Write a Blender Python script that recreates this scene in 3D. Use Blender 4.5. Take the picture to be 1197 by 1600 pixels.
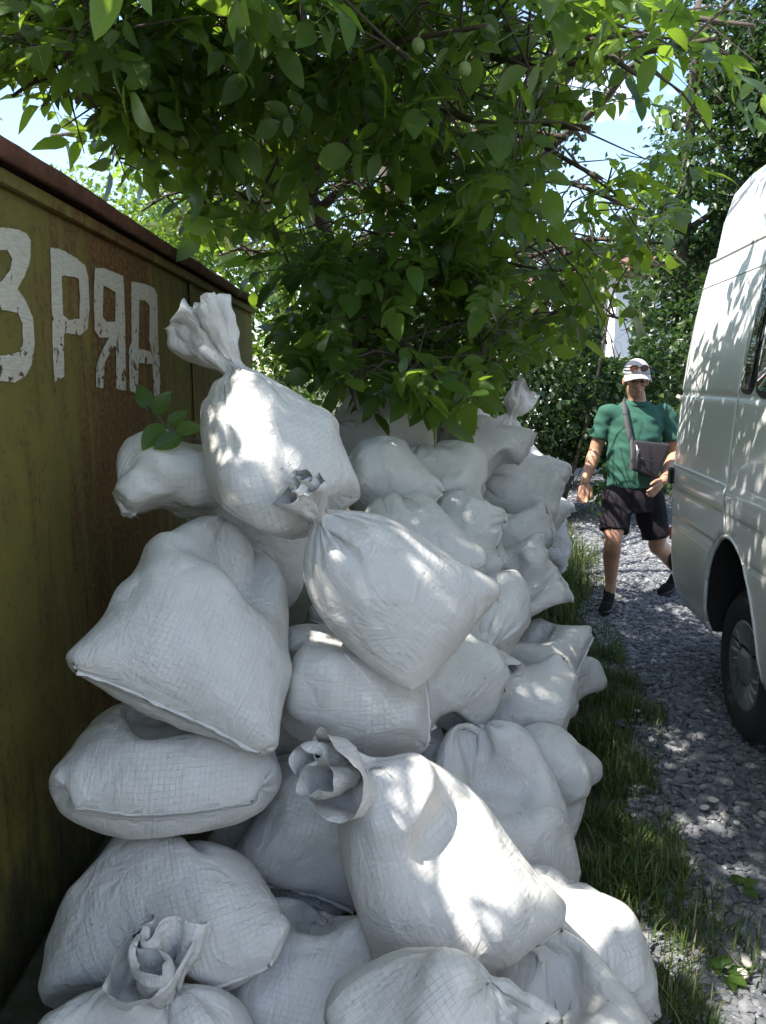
import bpy, bmesh, math, random
import numpy as np
from mathutils import Vector, Matrix, Quaternion, noise as mnoise

for _o in list(bpy.data.objects):
    bpy.data.objects.remove(_o)
SC = bpy.context.scene
COL = SC.collection
R = math.radians
RNG = np.random.default_rng(7)
random.seed(7)

# ------------------------------------------------------------------ camera
F_PX, CX, CY = 1230.0, 598.5, 800.0      # focal length and centre in pixels of a 1197 x 1600 picture
CAM_H, PITCH = 1.62, R(9.46)
cam_d = bpy.data.cameras.new('camera')
cam = bpy.data.objects.new('camera', cam_d); COL.objects.link(cam)
cam.location = (0, 0, CAM_H)
cam.rotation_euler = (R(90) - PITCH, 0, 0)
cam_d.sensor_fit = 'VERTICAL'; cam_d.sensor_height = 32.0; cam_d.sensor_width = 24.0
cam_d.lens = F_PX / 1600 * 32.0
cam_d.clip_start = 0.05; cam_d.clip_end = 3000
SC.camera = cam

# ------------------------------------------------------------------ sky, sun, exposure
SUN = Vector((-0.48, -0.20, 0.855)).normalized()
EL = math.asin(SUN.z)
AZ = math.atan2(SUN.x, SUN.y)
W = bpy.data.worlds.new('World'); SC.world = W; W.use_nodes = True
nt = W.node_tree; nt.nodes.clear()
w_out = nt.nodes.new('ShaderNodeOutputWorld'); w_bg = nt.nodes.new('ShaderNodeBackground')
w_sky = nt.nodes.new('ShaderNodeTexSky'); w_sky.sky_type = 'NISHITA'; w_sky.sun_disc = False
w_sky.sun_elevation = EL; w_sky.sun_rotation = AZ
w_sky.dust_density = 1.2; w_sky.ozone_density = 1.0
w_tc = nt.nodes.new('ShaderNodeTexCoord')
w_map = nt.nodes.new('ShaderNodeMapping'); w_map.inputs['Scale'].default_value = (1.0, 1.0, 2.2)
w_n = nt.nodes.new('ShaderNodeTexNoise'); w_n.inputs['Scale'].default_value = 2.6
w_n.inputs['Detail'].default_value = 9; w_n.inputs['Roughness'].default_value = 0.58
w_r = nt.nodes.new('ShaderNodeValToRGB')
w_r.color_ramp.elements[0].position = 0.54; w_r.color_ramp.elements[1].position = 0.72
w_mix = nt.nodes.new('ShaderNodeMix'); w_mix.data_type = 'RGBA'
w_mix.inputs[7].default_value = (9.5, 9.8, 10.2, 1)          # sunlit cumulus
nt.links.new(w_tc.outputs['Generated'], w_map.inputs['Vector'])
nt.links.new(w_map.outputs[0], w_n.inputs['Vector'])
nt.links.new(w_n.outputs['Fac'], w_r.inputs['Fac'])
nt.links.new(w_r.outputs['Color'], w_mix.inputs[0])
nt.links.new(w_sky.outputs[0], w_mix.inputs[6])
nt.links.new(w_mix.outputs[2], w_bg.inputs['Color'])
w_bg.inputs['Strength'].default_value = 0.13
nt.links.new(w_bg.outputs[0], w_out.inputs['Surface'])

sun_d = bpy.data.lights.new('sun', 'SUN'); sun_d.energy = 4.2; sun_d.angle = R(0.53)
sun_d.color = (1.0, 0.955, 0.88)
sun = bpy.data.objects.new('sun', sun_d); COL.objects.link(sun)
sun.rotation_euler = SUN.to_track_quat('Z', 'Y').to_euler()

SC.view_settings.view_transform = 'Standard'; SC.view_settings.look = 'None'
SC.view_settings.gamma = 1.0; SC.view_settings.use_curve_mapping = False
SC.view_settings.exposure = 1.6
SC.cycles.max_bounces = 7; SC.cycles.diffuse_bounces = 3; SC.cycles.glossy_bounces = 3
SC.cycles.transmission_bounces = 4; SC.cycles.transparent_max_bounces = 6
SC.cycles.use_denoising = True
SC.cycles.sample_clamp_indirect = 6.0

# ------------------------------------------------------------------ helpers
CP, SP = math.cos(PITCH), math.sin(PITCH)
C_FWD = np.array((0, CP, -SP)); C_UP = np.array((0, SP, CP)); C_RT = np.array((1.0, 0, 0)); C_POS = np.array((0, 0, CAM_H))
def at(x, y, zc):
    """point of the place seen at picture position x, y and zc metres in front of the lens"""
    return C_POS + zc * (C_FWD + C_RT * (x - CX) / F_PX + C_UP * (CY - y) / F_PX)
def proj(P):
    """picture positions and depth of an array of points"""
    Q = np.asarray(P, dtype=np.float64) - C_POS
    z = Q @ C_FWD
    zz = np.where(z > 0.05, z, 0.05)
    return CX + F_PX * (Q @ C_RT) / zz, CY - F_PX * (Q @ C_UP) / zz, z

def mk_mesh(name, V, faces, mat=None, smooth=True, attrs=None, uv=None):
    """mesh from arrays; faces is one (n,k) array or a list of them"""
    V = np.ascontiguousarray(V, dtype=np.float32).reshape(-1, 3)
    if not isinstance(faces, (list, tuple)):
        faces = [faces]
    faces = [np.asarray(f, dtype=np.int32) for f in faces if len(f)]
    me = bpy.data.meshes.new(name)
    me.vertices.add(len(V)); me.vertices.foreach_set('co', V.ravel())
    li = np.concatenate([f.ravel() for f in faces])
    tot = np.concatenate([np.full(len(f), f.shape[1], dtype=np.int32) for f in faces])
    st = np.concatenate(([0], np.cumsum(tot)[:-1])).astype(np.int32)
    me.loops.add(len(li)); me.loops.foreach_set('vertex_index', li)
    me.polygons.add(len(tot)); me.polygons.foreach_set('loop_start', st)
    me.polygons.foreach_set('loop_total', tot)
    me.update(calc_edges=True); me.validate()
    me.polygons.foreach_set('use_smooth', np.full(len(me.polygons), smooth, dtype=bool))
    for k, a in (attrs or {}).items():
        at_ = me.attributes.new(k, 'FLOAT', 'POINT'); at_.data.foreach_set('value', np.asarray(a, dtype=np.float32))
    if uv is not None:
        l = me.uv_layers.new(name='UVMap')
        vi = np.empty(len(me.loops), dtype=np.int32); me.loops.foreach_get('vertex_index', vi)
        l.data.foreach_set('uv', np.asarray(uv, dtype=np.float32)[vi].ravel())
    if mat: me.materials.append(mat)
    return me
def link(name, me, parent=None, loc=None):
    o = bpy.data.objects.new(name, me); COL.objects.link(o)
    if parent is not None: o.parent = parent
    if loc is not None: o.location = loc
    return o
def empty(name, loc=(0, 0, 0), rz=0.0):
    o = bpy.data.objects.new(name, None); COL.objects.link(o); o.location = loc; o.rotation_euler = (0, 0, rz)
    o.empty_display_size = 0.1
    return o
def tag(o, label=None, cat=None, group=None, kind=None):
    if label: o['label'] = label
    if cat: o['category'] = cat
    if group: o['group'] = group
    if kind: o['kind'] = kind
    return o
class MB:
    """collects shapes into one mesh"""
    def __init__(s): s.V = []; s.F = {3: [], 4: []}; s.n = 0
    def add(s, V, F):
        V = np.asarray(V, dtype=float).reshape(-1, 3); F = np.asarray(F, dtype=int)
        if len(F): s.F.setdefault(F.shape[1], []).append(F + s.n)
        s.V.append(V); s.n += len(V); return s
    def box(s, lo, hi, bev=0.0, M=None):
        bm = bmesh.new(); bmesh.ops.create_cube(bm, size=1)
        lo = np.array(lo, float); hi = np.array(hi, float)
        for v in bm.verts:
            v.co = Vector((lo + hi) / 2 + np.array(v.co) * (hi - lo))
        if bev: bmesh.ops.bevel(bm, geom=list(bm.edges), offset=bev, segments=2, affect='EDGES', profile=0.6)
        return s.bm(bm, M)
    def bm(s, bm, M=None):
        bm.verts.ensure_lookup_table(); bm.verts.index_update()
        V = np.array([v.co for v in bm.verts])
        if M is not None: V = V @ np.array(M.to_3x3()).T + np.array(M.translation)
        d = {}
        for f in bm.faces: d.setdefault(len(f.verts), []).append([v.index for v in f.verts])
        base = s.n; s.V.append(V); s.n += len(V)
        for k, f in d.items(): s.F.setdefault(k, []).append(np.array(f) + base)
        bm.free(); return s
    def tube(s, pts, rad, n=8, cap=True, flat=None):
        """tube along points; rad a number or one per point; flat = (axis, factor) squashes the section"""
        pts = np.asarray(pts, float); m = len(pts)
        rad = np.full(m, rad, float) if np.isscalar(rad) else np.asarray(rad, float)
        t = np.gradient(pts, axis=0); t /= np.linalg.norm(t, axis=1)[:, None] + 1e-9
        u = np.array((0, 0, 1.0)) if abs(t[0, 2]) < 0.9 else np.array((1.0, 0, 0))
        rings = []
        for i in range(m):
            u = u - t[i] * (u @ t[i]); u /= np.linalg.norm(u) + 1e-9
            w = np.cross(t[i], u)
            a = np.linspace(0, 2 * math.pi, n, endpoint=False)
            ring = (np.cos(a)[:, None] * u + np.sin(a)[:, None] * w) * rad[i]
            if flat is not None:
                ax = np.asarray(flat[0], float); ring = ring - np.outer(ring @ ax, ax) * (1 - flat[1])
            rings.append(pts[i] + ring)
        V = np.concatenate(rings); i = np.arange(n); j = (i + 1) % n
        F = np.concatenate([np.stack((k * n + i, k * n + j, (k + 1) * n + j, (k + 1) * n + i), 1) for k in range(m - 1)])
        base = s.n; s.add(V, F)
        if cap:
            s.add(pts[:1], np.zeros((0, 3), int)); c = s.n - 1
            s.F[3].append(np.stack((base + j, base + i, np.full(n, c)), 1))
            s.add(pts[-1:], np.zeros((0, 3), int)); c = s.n - 1; b2 = base + (m - 1) * n
            s.F[3].append(np.stack((b2 + i, b2 + j, np.full(n, c)), 1))
        return s
    def build(s, name, mat, parent=None, smooth=True, loc=None):
        me = mk_mesh(name, np.concatenate(s.V), [np.concatenate(f) for f in s.F.values() if f], mat, smooth)
        return link(name, me, parent, loc)
def ellipsoid(c, r, Rm=None, nu=20, nv=12):
    u = np.linspace(0, 2 * math.pi, nu, endpoint=False); v = np.linspace(0, math.pi, nv + 1)[1:-1]
    V = [np.stack((np.cos(u) * math.sin(b), np.sin(u) * math.sin(b), np.full(nu, math.cos(b))), 1) for b in v]
    V = np.concatenate(V + [np.array([[0, 0, 1.0]]), np.array([[0, 0, -1.0]])]) * np.asarray(r)
    if Rm is not None: V = V @ np.asarray(Rm).T
    V = V + np.asarray(c)
    i = np.arange(nu); j = (i + 1) % nu; k = nv - 1
    Q = np.concatenate([np.stack((a * nu + i, (a + 1) * nu + i, (a + 1) * nu + j, a * nu + j), 1) for a in range(k - 1)])
    T = np.concatenate((np.stack((np.full(nu, k * nu), i, j), 1), np.stack(((k - 1) * nu + j, (k - 1) * nu + i, np.full(nu, k * nu + 1))[::1], 1)[:, [1, 0, 2]][:, [1, 0, 2]]))
    return V, Q, T
def add_ell(mb, c, r, Rm=None, nu=20, nv=12):
    V, Q, T = ellipsoid(c, r, Rm, nu, nv); b = mb.n
    mb.add(V, Q); mb.F[3].append(T + b)
def spline(pts, n):
    """smooth curve through points (Catmull-Rom)"""
    P = np.asarray(pts, float); P = np.concatenate((2 * P[:1] - P[1:2], P, 2 * P[-1:] - P[-2:-1]))
    out = []; m = len(P) - 3
    for k in np.linspace(0, m - 1e-6, n):
        i = int(k); t = k - i; a, b, c, d = P[i:i + 4]
        out.append(0.5 * ((2 * b) + (c - a) * t + (2 * a - 5 * b + 4 * c - d) * t * t + (3 * b - a - 3 * c + d) * t ** 3))
    return np.array(out)

# ------------------------------------------------------------------ materials
class NB:
    """short way to write a node material"""
    def __init__(s, name):
        s.m = bpy.data.materials.new(name); s.m.use_nodes = True; s.t = s.m.node_tree
        s.b = s.t.nodes['Principled BSDF']; s.o = s.t.nodes['Material Output']
        s._tc = None
    def n(s, typ, **kw):
        x = s.t.nodes.new(typ)
        for k, v in kw.items():
            if k.startswith('i_'): x.inputs[k[2:].replace('_', ' ')].default_value = v
            else: setattr(x, k, v)
        return x
    def l(s, a, b): s.t.links.new(a, b); return s
    def coord(s, kind='Object', scale=(1, 1, 1)):
        if s._tc is None: s._tc = s.n('ShaderNodeTexCoord')
        mp = s.n('ShaderNodeMapping'); mp.inputs['Scale'].default_value = scale
        s.l(s._tc.outputs[kind], mp.inputs['Vector']); return mp.outputs[0]
    def noise(s, vec, scale, detail=4, rough=0.55, dist=0.0):
        x = s.n('ShaderNodeTexNoise'); x.inputs['Scale'].default_value = scale; x.inputs['Detail'].default_value = detail
        x.inputs['Roughness'].default_value = rough; x.inputs['Distortion'].default_value = dist
        s.l(vec, x.inputs['Vector']); return x.outputs['Fac']
    def ramp(s, fac, stops):
        x = s.n('ShaderNodeValToRGB'); cr = x.color_ramp
        while len(cr.elements) < len(stops): cr.elements.new(0.5)
        for e, (p, c) in zip(cr.elements, stops):
            e.position = p; e.color = (c, c, c, 1) if np.isscalar(c) else (*c, 1)
        s.l(fac, x.inputs['Fac']); return x.outputs['Color']
    def mix(s, fac, a, b, typ='MIX'):
        x = s.n('ShaderNodeMix', data_type='RGBA', blend_type=typ)
        for sock, v in ((x.inputs[0], fac), (x.inputs[6], a), (x.inputs[7], b)):
            if hasattr(v, 'is_linked'): s.l(v, sock)
            elif np.isscalar(v): sock.default_value = v
            else: sock.default_value = (*v, 1)
        return x.outputs[2]
    def math(s, op, a, b=0.0, clamp=False):
        x = s.n('ShaderNodeMath', operation=op, use_clamp=clamp)
        for sock, v in zip(x.inputs, (a, b)):
            if hasattr(v, 'is_linked'): s.l(v, sock)
            else: sock.default_value = v
        return x.outputs[0]
    def attr(s, name):
        x = s.n('ShaderNodeAttribute', attribute_name=name); return x.outputs['Fac']
    def bump(s, h, strength=0.3, dist=0.01, normal=None):
        x = s.n('ShaderNodeBump'); x.inputs['Strength'].default_value = strength; x.inputs['Distance'].default_value = dist
        s.l(h, x.inputs['Height'])
        if normal is not None: s.l(normal, x.inputs['Normal'])
        return x.outputs[0]
    def set(s, **kw):
        for k, v in kw.items():
            sock = s.b.inputs[k.replace('_', ' ')]
            if hasattr(v, 'is_linked'): s.l(v, sock)
            elif isinstance(v, (tuple, list)) and len(v) == 3: sock.default_value = (*v, 1) if sock.type == 'RGBA' else v
            else: sock.default_value = v
        return s
def plain(name, col, rough=0.5, metal=0.0, spec=0.5, coat=0.0, var=0.12, scale=30, bump=0.0):
    nb = NB(name); v = nb.coord()
    f = nb.noise(v, scale, 5)
    c = nb.mix(f, tuple(x * (1 - var) for x in col), tuple(min(1, x * (1 + var)) for x in col))
    nb.set(Base_Color=c, Roughness=rough, Metallic=metal, Coat_Weight=coat)
    nb.b.inputs['Specular IOR Level'].default_value = spec
    if bump: nb.set(Normal=nb.bump(nb.noise(v, scale * 4, 4), bump, 0.003))
    return nb.m
# ------------------------------------------------------------------ ground, gravel track, grass
WALL_X = -1.0
def road_edge(Y): return 0.81 + 0.2 * (Y - 1.77) + 0.06 * np.sin(Y * 2.1) + 0.04 * np.sin(Y * 5.3 + 1)
def ground_z(X, Y):
    return 0.012 * np.sin(X * 1.7 + Y * 0.6) + 0.008 * np.sin(X * 4.1 - Y * 3.0)
def axis_grid(lo, hi, far, step):
    a = np.arange(lo, hi + 1e-6, step)
    g = [hi + (far - hi) * t ** 3 for t in np.linspace(0, 1, 14)[1:]]
    h = [lo - (far + lo) * t ** 3 for t in np.linspace(0, 1, 14)[1:]]
    return np.concatenate((h[::-1], a, g))
gx = axis_grid(-3, 6, 900, 0.15); gy = axis_grid(-2, 16, 900, 0.15)
GX, GY = np.meshgrid(gx, gy)
near = np.exp(-((np.abs(GX) / 12) ** 4 + (np.abs(GY - 5) / 16) ** 4))
GV = np.stack((GX, GY, ground_z(GX, GY) * near - 0.012), -1).reshape(-1, 3)
nxg, nyg = len(gx), len(gy)
idx = np.arange(nxg * nyg).reshape(nyg, nxg)
GF = np.stack((idx[:-1, :-1], idx[:-1, 1:], idx[1:, 1:], idx[1:, :-1]), -1).reshape(-1, 4)
nb = NB('soil'); v = nb.coord()
f1 = nb.noise(v, 1.6, 6); f2 = nb.noise(v, 26, 6, 0.7); f3 = nb.noise(v, 0.25, 3)
c = nb.mix(nb.ramp(f1, [(0.35, 0.0), (0.65, 1.0)]), (0.045, 0.034, 0.022), (0.05, 0.062, 0.02))
c = nb.mix(nb.ramp(f2, [(0.4, 0.0), (0.7, 0.8)]), c, (0.10, 0.085, 0.06))
nb.set(Base_Color=c, Roughness=0.95, Normal=nb.bump(f2, 0.8, 0.02)); M_SOIL = nb.m
tag(link('ground', mk_mesh('ground', GV, GF, M_SOIL)), kind='structure')

# gravel track, a sheet over the soil
ty = np.concatenate((np.arange(-2, 16, 0.2), np.geomspace(16, 60, 20))); tu = np.linspace(0, 1, 24)
TU, TY = np.meshgrid(tu, ty)
TX = road_edge(TY) - 0.04 + TU * 4.6
TV = np.stack((TX, TY, ground_z(TX, TY) * np.exp(-((TX / 12) ** 4 + (np.abs(TY - 5) / 16) ** 4)) - 0.006 + 0.012 * np.sin(TU * math.pi)), -1).reshape(-1, 3)
idx = np.arange(TV.shape[0]).reshape(len(ty), len(tu))
TF = np.stack((idx[:-1, :-1], idx[:-1, 1:], idx[1:, 1:], idx[1:, :-1]), -1).reshape(-1, 4)
nb = NB('gravel_bed'); v = nb.coord()
vo = nb.n('ShaderNodeTexVoronoi'); vo.inputs['Scale'].default_value = 26; nb.l(v, vo.inputs['Vector'])
c = nb.mix(nb.ramp(vo.outputs['Color'], [(0.2, 0.0), (0.9, 1.0)]), (0.075, 0.078, 0.085), (0.26, 0.26, 0.27))
nb.set(Base_Color=c, Roughness=0.9, Normal=nb.bump(vo.outputs['Distance'], 1.0, -0.03)); M_GBED = nb.m
tag(link('gravel_track', mk_mesh('gravel_track', TV, TF, M_GBED)), kind='structure')

def ico():
    bm = bmesh.new(); bmesh.ops.create_icosphere(bm, subdivisions=1, radius=1)
    V = np.array([v.co for v in bm.verts]); F = np.array([[v.index for v in f.verts] for f in bm.faces]); bm.free(); return V, F
def rot_rand(n, rng):
    q = rng.normal(size=(n, 4)); q /= np.linalg.norm(q, axis=1)[:, None]
    w, x, y, z = q.T
    return np.stack((1 - 2 * (y * y + z * z), 2 * (x * y - z * w), 2 * (x * z + y * w), 2 * (x * y + z * w), 1 - 2 * (x * x + z * z), 2 * (y * z - x * w),
                     2 * (x * z - y * w), 2 * (y * z + x * w), 1 - 2 * (x * x + y * y)), 1).reshape(n, 3, 3)
# loose stones of the track
IV, IF = ico()
ST = [IV * (1 + RNG.uniform(-0.3, 0.3, (12, 1))) for _ in range(14)]
def stones(P, size, rng):
    n = len(P); k = rng.integers(0, len(ST), n)
    T = np.array(ST)[k] * np.stack((rng.uniform(0.7, 1.25, n), rng.uniform(0.55, 0.95, n), rng.uniform(0.32, 0.62, n)), 1)[:, None, :] * size[:, None, None]
    a = rng.uniform(0, 6.28, n); tl = rng.normal(0, 0.35, n)
    ca, sa, ct, st = np.cos(a), np.sin(a), np.cos(tl), np.sin(tl)
    Rm = np.zeros((n, 3, 3)); Rm[:, 0, 0] = ca; Rm[:, 0, 1] = -sa * ct; Rm[:, 0, 2] = sa * st
    Rm[:, 1, 0] = sa; Rm[:, 1, 1] = ca * ct; Rm[:, 1, 2] = -ca * st; Rm[:, 2, 1] = st; Rm[:, 2, 2] = ct
    V = np.einsum('nij,nkj->nki', Rm, T) + P[:, None, :]
    F = IF[None] + (np.arange(n) * 12)[:, None, None]
    tint = np.repeat(rng.beta(2, 2.5, n), 12)
    return V.reshape(-1, 3), F.reshape(-1, 3), tint
def in_view(P, m=80):
    x, y, z = proj(P); return (x > -m) & (x < 1197 + m) & (y > -m) & (y < 1600 + m) & (z > 0.3)
N = 120000
Ys = 1.25 + 11.5 * RNG.random(N) ** 1.7; Xs = road_edge(Ys) - 0.2 + RNG.random(N) ** 1.0 * 4.2
dist_edge = Xs - road_edge(Ys)
keep = (dist_edge > 0.12) | (RNG.random(N) < np.exp(-((dist_edge - 0.12) / 0.14) ** 2) * 0.6)
GP = np.stack((Xs, Ys, ground_z(Xs, Ys) + 0.002), 1)
keep &= in_view(GP, 60)
GP = GP[keep]; GP = GP[:36000]
gs = RNG.lognormal(math.log(0.0140), 0.40, len(GP)).clip(0.007, 0.036)
SV, SF, St = stones(GP, gs, RNG)
nb = NB('slate_gravel'); v = nb.coord(); t = nb.attr('tint')
c = nb.ramp(t, [(0.0, (0.075, 0.079, 0.088)), (0.45, (0.13, 0.134, 0.145)), (0.75, (0.21, 0.212, 0.22)), (0.93, (0.34, 0.33, 0.315)), (1.0, (0.46, 0.42, 0.36))])
c = nb.mix(nb.noise(v, 140, 5, 0.7), c, (0.5, 0.5, 0.5), 'OVERLAY')
nb.set(Base_Color=c, Roughness=0.8, Normal=nb.bump(nb.noise(v, 260, 4), 0.35, 0.003)); M_STONE = nb.m
tag(link('gravel', mk_mesh('gravel', SV, SF, M_STONE, smooth=False, attrs={'tint': St})), 'loose grey slate gravel covering the track', 'gravel', kind='stuff')
# a few larger pale pebbles one can pick out
M_PEB = plain('pale_pebble', (0.50, 0.46, 0.40), 0.75, var=0.25, scale=60, bump=0.3)
peb = [(1113, 1256, 0.036, 'flat pale pebble lying on the grey gravel in front of the wheel'),
       (1100, 1268, 0.032, 'sandy round pebble touching the flat pale one on the gravel'),
       (1105, 1116, 0.026, 'whitish pebble on the gravel beside the tyre'),
       (996, 1116, 0.026, 'whitish pebble at the grass edge opposite the tyre'),
       (1150, 1292, 0.024, 'white stone right of the paired pebbles on the gravel'),
       (1165, 1510, 0.040, 'large pale stone near the lower right of the track'),
       (1160, 1530, 0.034, 'pale flat stone just below the large pale stone')]
for x, y, s, lab in peb:
    s *= 0.62
    a = PITCH + math.atan((y - CY) / F_PX); d = CAM_H / math.tan(a)
    zc = d * CP + CAM_H * SP; p = at(x, y, zc)
    bm = bmesh.new(); bmesh.ops.create_icosphere(bm, subdivisions=3, radius=1)
    of = Vector((x, y, s)) * 0.37
    for q in bm.verts:
        q.co *= 1 + 0.22 * mnoise.noise(q.co * 1.3 + of); q.co = Vector((q.co.x * s, q.co.y * s * 0.7, q.co.z * s * 0.45))
    tag(MB().bm(bm).build('pebble', M_PEB, loc=(p[0], p[1], 0.018)), lab, 'pebble', 'pale pebbles on the gravel').rotation_euler = (0.1, 0.1, x * 0.7)

# grass
def grass(P, h, w, rng, bend=0.5):
    n = len(P); a = rng.uniform(0, 6.28, n); b = rng.uniform(0.1, 1.0, n) ** 1.2 * bend
    dirv = np.stack((np.cos(a), np.sin(a), np.zeros(n)), 1); side = np.stack((-np.sin(a), np.cos(a), np.zeros(n)), 1)
    rows = []
    for k, (t, ww) in enumerate(((0, 1.0), (0.35, 0.9), (0.7, 0.62), (1.0, 0.0))):
        c = P + dirv * (h * b * t ** 2)[:, None] + np.array((0, 0, 1.0)) * (h * (t - 0.45 * b * t ** 2))[:, None]
        if k < 3: rows += [c - side * (w * ww / 2)[:, None], c + side * (w * ww / 2)[:, None]]
        else: rows.append(c)
    V = np.stack(rows, 1); o = (np.arange(n) * 7)[:, None]
    Q = np.concatenate((o + np.array([0, 1, 3, 2]), o + np.array([2, 3, 5, 4]))); T = o + np.array([4, 5, 6])
    return V.reshape(-1, 3), Q, T, np.repeat(rng.random(n), 7)
gP, gH, gW = [], [], []
def strip(n, y0, y1, x0, x1, h, w):
    Y = RNG.uniform(y0, y1, n); X = road_edge(Y) + RNG.uniform(x0, x1, n)
    # tufts: keep blades where a clump noise is high
    cl = np.array([mnoise.noise((a * 4.5, b * 4.5, 3.1)) for a, b in zip(X, Y)])
    k = RNG.random(n) < (0.55 + 0.9 * cl).clip(0.08, 1)
    gP.append(np.stack((X, Y, ground_z(X, Y) - 0.015), 1)[k]); hh = h * RNG.uniform(0.35, 1.1, n) * (0.7 + 0.9 * cl.clip(-0.4, 0.6)); gH.append(hh[k]); gW.append(np.full(n, w)[k])
strip(26000, 1.3, 4.6, -0.62, 0.10, 0.13, 0.0045)
strip(5200, 4.4, 8.5, -0.75, 0.06, 0.15, 0.006)
def tuft(x, y, n, r, h):
    X = x + RNG.normal(0, r, n); Y = y + RNG.normal(0, r * 1.3, n)
    gP.append(np.stack((X, Y, ground_z(X, Y) - 0.01), 1)); gH.append(h * RNG.uniform(0.4, 1.1, n)); gW.append(np.full(n, 0.006))
for (x, y, n, r, h) in ((1.38, 5.9, 420, 0.09, 0.44), (1.42, 6.4, 420, 0.11, 0.42), (1.55, 6.9, 350, 0.14, 0.45), (1.24, 5.35, 300, 0.08, 0.24),
                        (0.85, 2.35, 300, 0.07, 0.16), (0.93, 2.1, 240, 0.08, 0.15), (1.0, 3.1, 200, 0.09, 0.14), (1.2, 1.75, 120, 0.06, 0.12)):
    tuft(x, y, n, r, h)
gP = np.concatenate(gP); gH = np.concatenate(gH); gW = np.concatenate(gW)
GVv, GQ, GT, Gt = grass(gP, gH, gW, RNG, 0.9)
nb = NB('grass_blades'); t = nb.attr('tint')
c = nb.ramp(t, [(0.0, (0.035, 0.07, 0.014)), (0.55, (0.075, 0.13, 0.025)), (0.85, (0.13, 0.17, 0.04)), (0.96, (0.30, 0.26, 0.12)), (1.0, (0.36, 0.30, 0.17))])
nb.set(Base_Color=c, Roughness=0.55)
tr = nb.n('ShaderNodeBsdfTranslucent'); nb.l(c, tr.inputs['Color']); ms = nb.n('ShaderNodeMixShader'); ms.inputs[0].default_value = 0.35
nb.l(nb.b.outputs[0], ms.inputs[1]); nb.l(tr.outputs[0], ms.inputs[2]); nb.l(ms.outputs[0], nb.o.inputs['Surface']); M_GRASS = nb.m
tag(link('grass', mk_mesh('grass', GVv, [GQ, GT], M_GRASS, attrs={'tint': Gt})), 'tufts of green grass between the sacks and the gravel', 'grass', kind='stuff')

# ------------------------------------------------------------------ garage of painted steel sheets with white lettering
ROOF_Z, WALL_Y1, WALL_Y0 = 2.175, 6.15, -1.6
nb = NB('olive_paint'); v = nb.coord('Object')
big = nb.noise(v, 0.9, 5); st = nb.noise(nb.coord('Object', (1, 6.5, 0.7)), 2.4, 7, 0.66, 0.3); fine = nb.noise(v, 48, 6, 0.72); mid = nb.noise(v, 9, 6, 0.65)
sep = nb.n('ShaderNodeSeparateXYZ'); nb.l(nb.coord('Object'), sep.inputs[0]); yy, zz = sep.outputs[1], sep.outputs[2]
c = nb.mix(big, (0.135, 0.113, 0.024), (0.20, 0.168, 0.036))
c = nb.mix(nb.ramp(mid, [(0.42, 0.0), (0.72, 0.6)]), c, (0.095, 0.082, 0.02))
# rust runs, strongest on the stretch under the lettering and around the sheet joint
band = nb.math('ADD', nb.math('MULTIPLY', nb.math('SUBTRACT', 1.0, nb.math('ABSOLUTE', nb.math('DIVIDE', nb.math('SUBTRACT', yy, 3.1), 0.8), 0.0), True), 0.40),
               nb.math('MULTIPLY', nb.math('SUBTRACT', 1.0, nb.math('ABSOLUTE', nb.math('DIVIDE', nb.math('SUBTRACT', yy, 4.25), 0.5), 0.0), True), 0.12))
low = nb.math('MULTIPLY', nb.math('SUBTRACT', 1.0, nb.math('DIVIDE', zz, 1.5), True), 0.10)
lvl = nb.math('ADD', nb.math('ADD', st, band), low)
rustm = nb.math('MULTIPLY', nb.ramp(lvl, [(0.56, 0.0), (0.76, 1.0)]), nb.ramp(fine, [(0.36, 0.1), (0.56, 1.0)]))
rc = nb.mix(mid, (0.165, 0.055, 0.016), (0.085, 0.032, 0.014))
c = nb.mix(rustm, c, rc)
spots = nb.math('MULTIPLY', nb.ramp(fine, [(0.56, 0.0), (0.63, 1.0)]), nb.ramp(mid, [(0.38, 0.0), (0.55, 0.9)]))
c = nb.mix(spots, c, (0.06, 0.032, 0.014))
damp = nb.math('MULTIPLY', nb.ramp(nb.math('ADD', nb.math('MULTIPLY', zz, -0.9), nb.math('ADD', mid, st)), [(0.55, 0.0), (0.95, 1.0)]), 0.8)
c = nb.mix(damp, c, (0.03, 0.034, 0.014))
nb.set(Base_Color=c, Roughness=nb.ramp(rustm, [(0, 0.68), (1, 0.92)]), Normal=nb.bump(nb.math('ADD', fine, nb.math('MULTIPLY', rustm, 0.8)), 0.35, 0.004)); M_OLIVE = nb.m
nb = NB('rusty_sheet'); v = nb.coord()
f = nb.noise(v, 14, 7, 0.7); f2 = nb.noise(v, 70, 5, 0.7)
c = nb.ramp(f, [(0.3, (0.045, 0.018, 0.010)), (0.52, (0.115, 0.042, 0.022)), (0.7, (0.17, 0.075, 0.045)), (0.85, (0.06, 0.05, 0.045))])
nb.set(Base_Color=c, Roughness=0.85, Normal=nb.bump(nb.math('ADD', f, f2), 0.7, 0.01)); M_RUST = nb.m
garage = tag(empty('garage', (WALL_X - 1.6, 2.2, 0)), 'olive green rusty metal garage wall with white painted row number', 'garage')
def gpart(mb, name, mat, smooth=False):
    o = mb.build(name, mat, None, smooth); o.parent = garage; o.matrix_parent_inverse = Matrix.Translation(-Vector(garage.location)); return o
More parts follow.
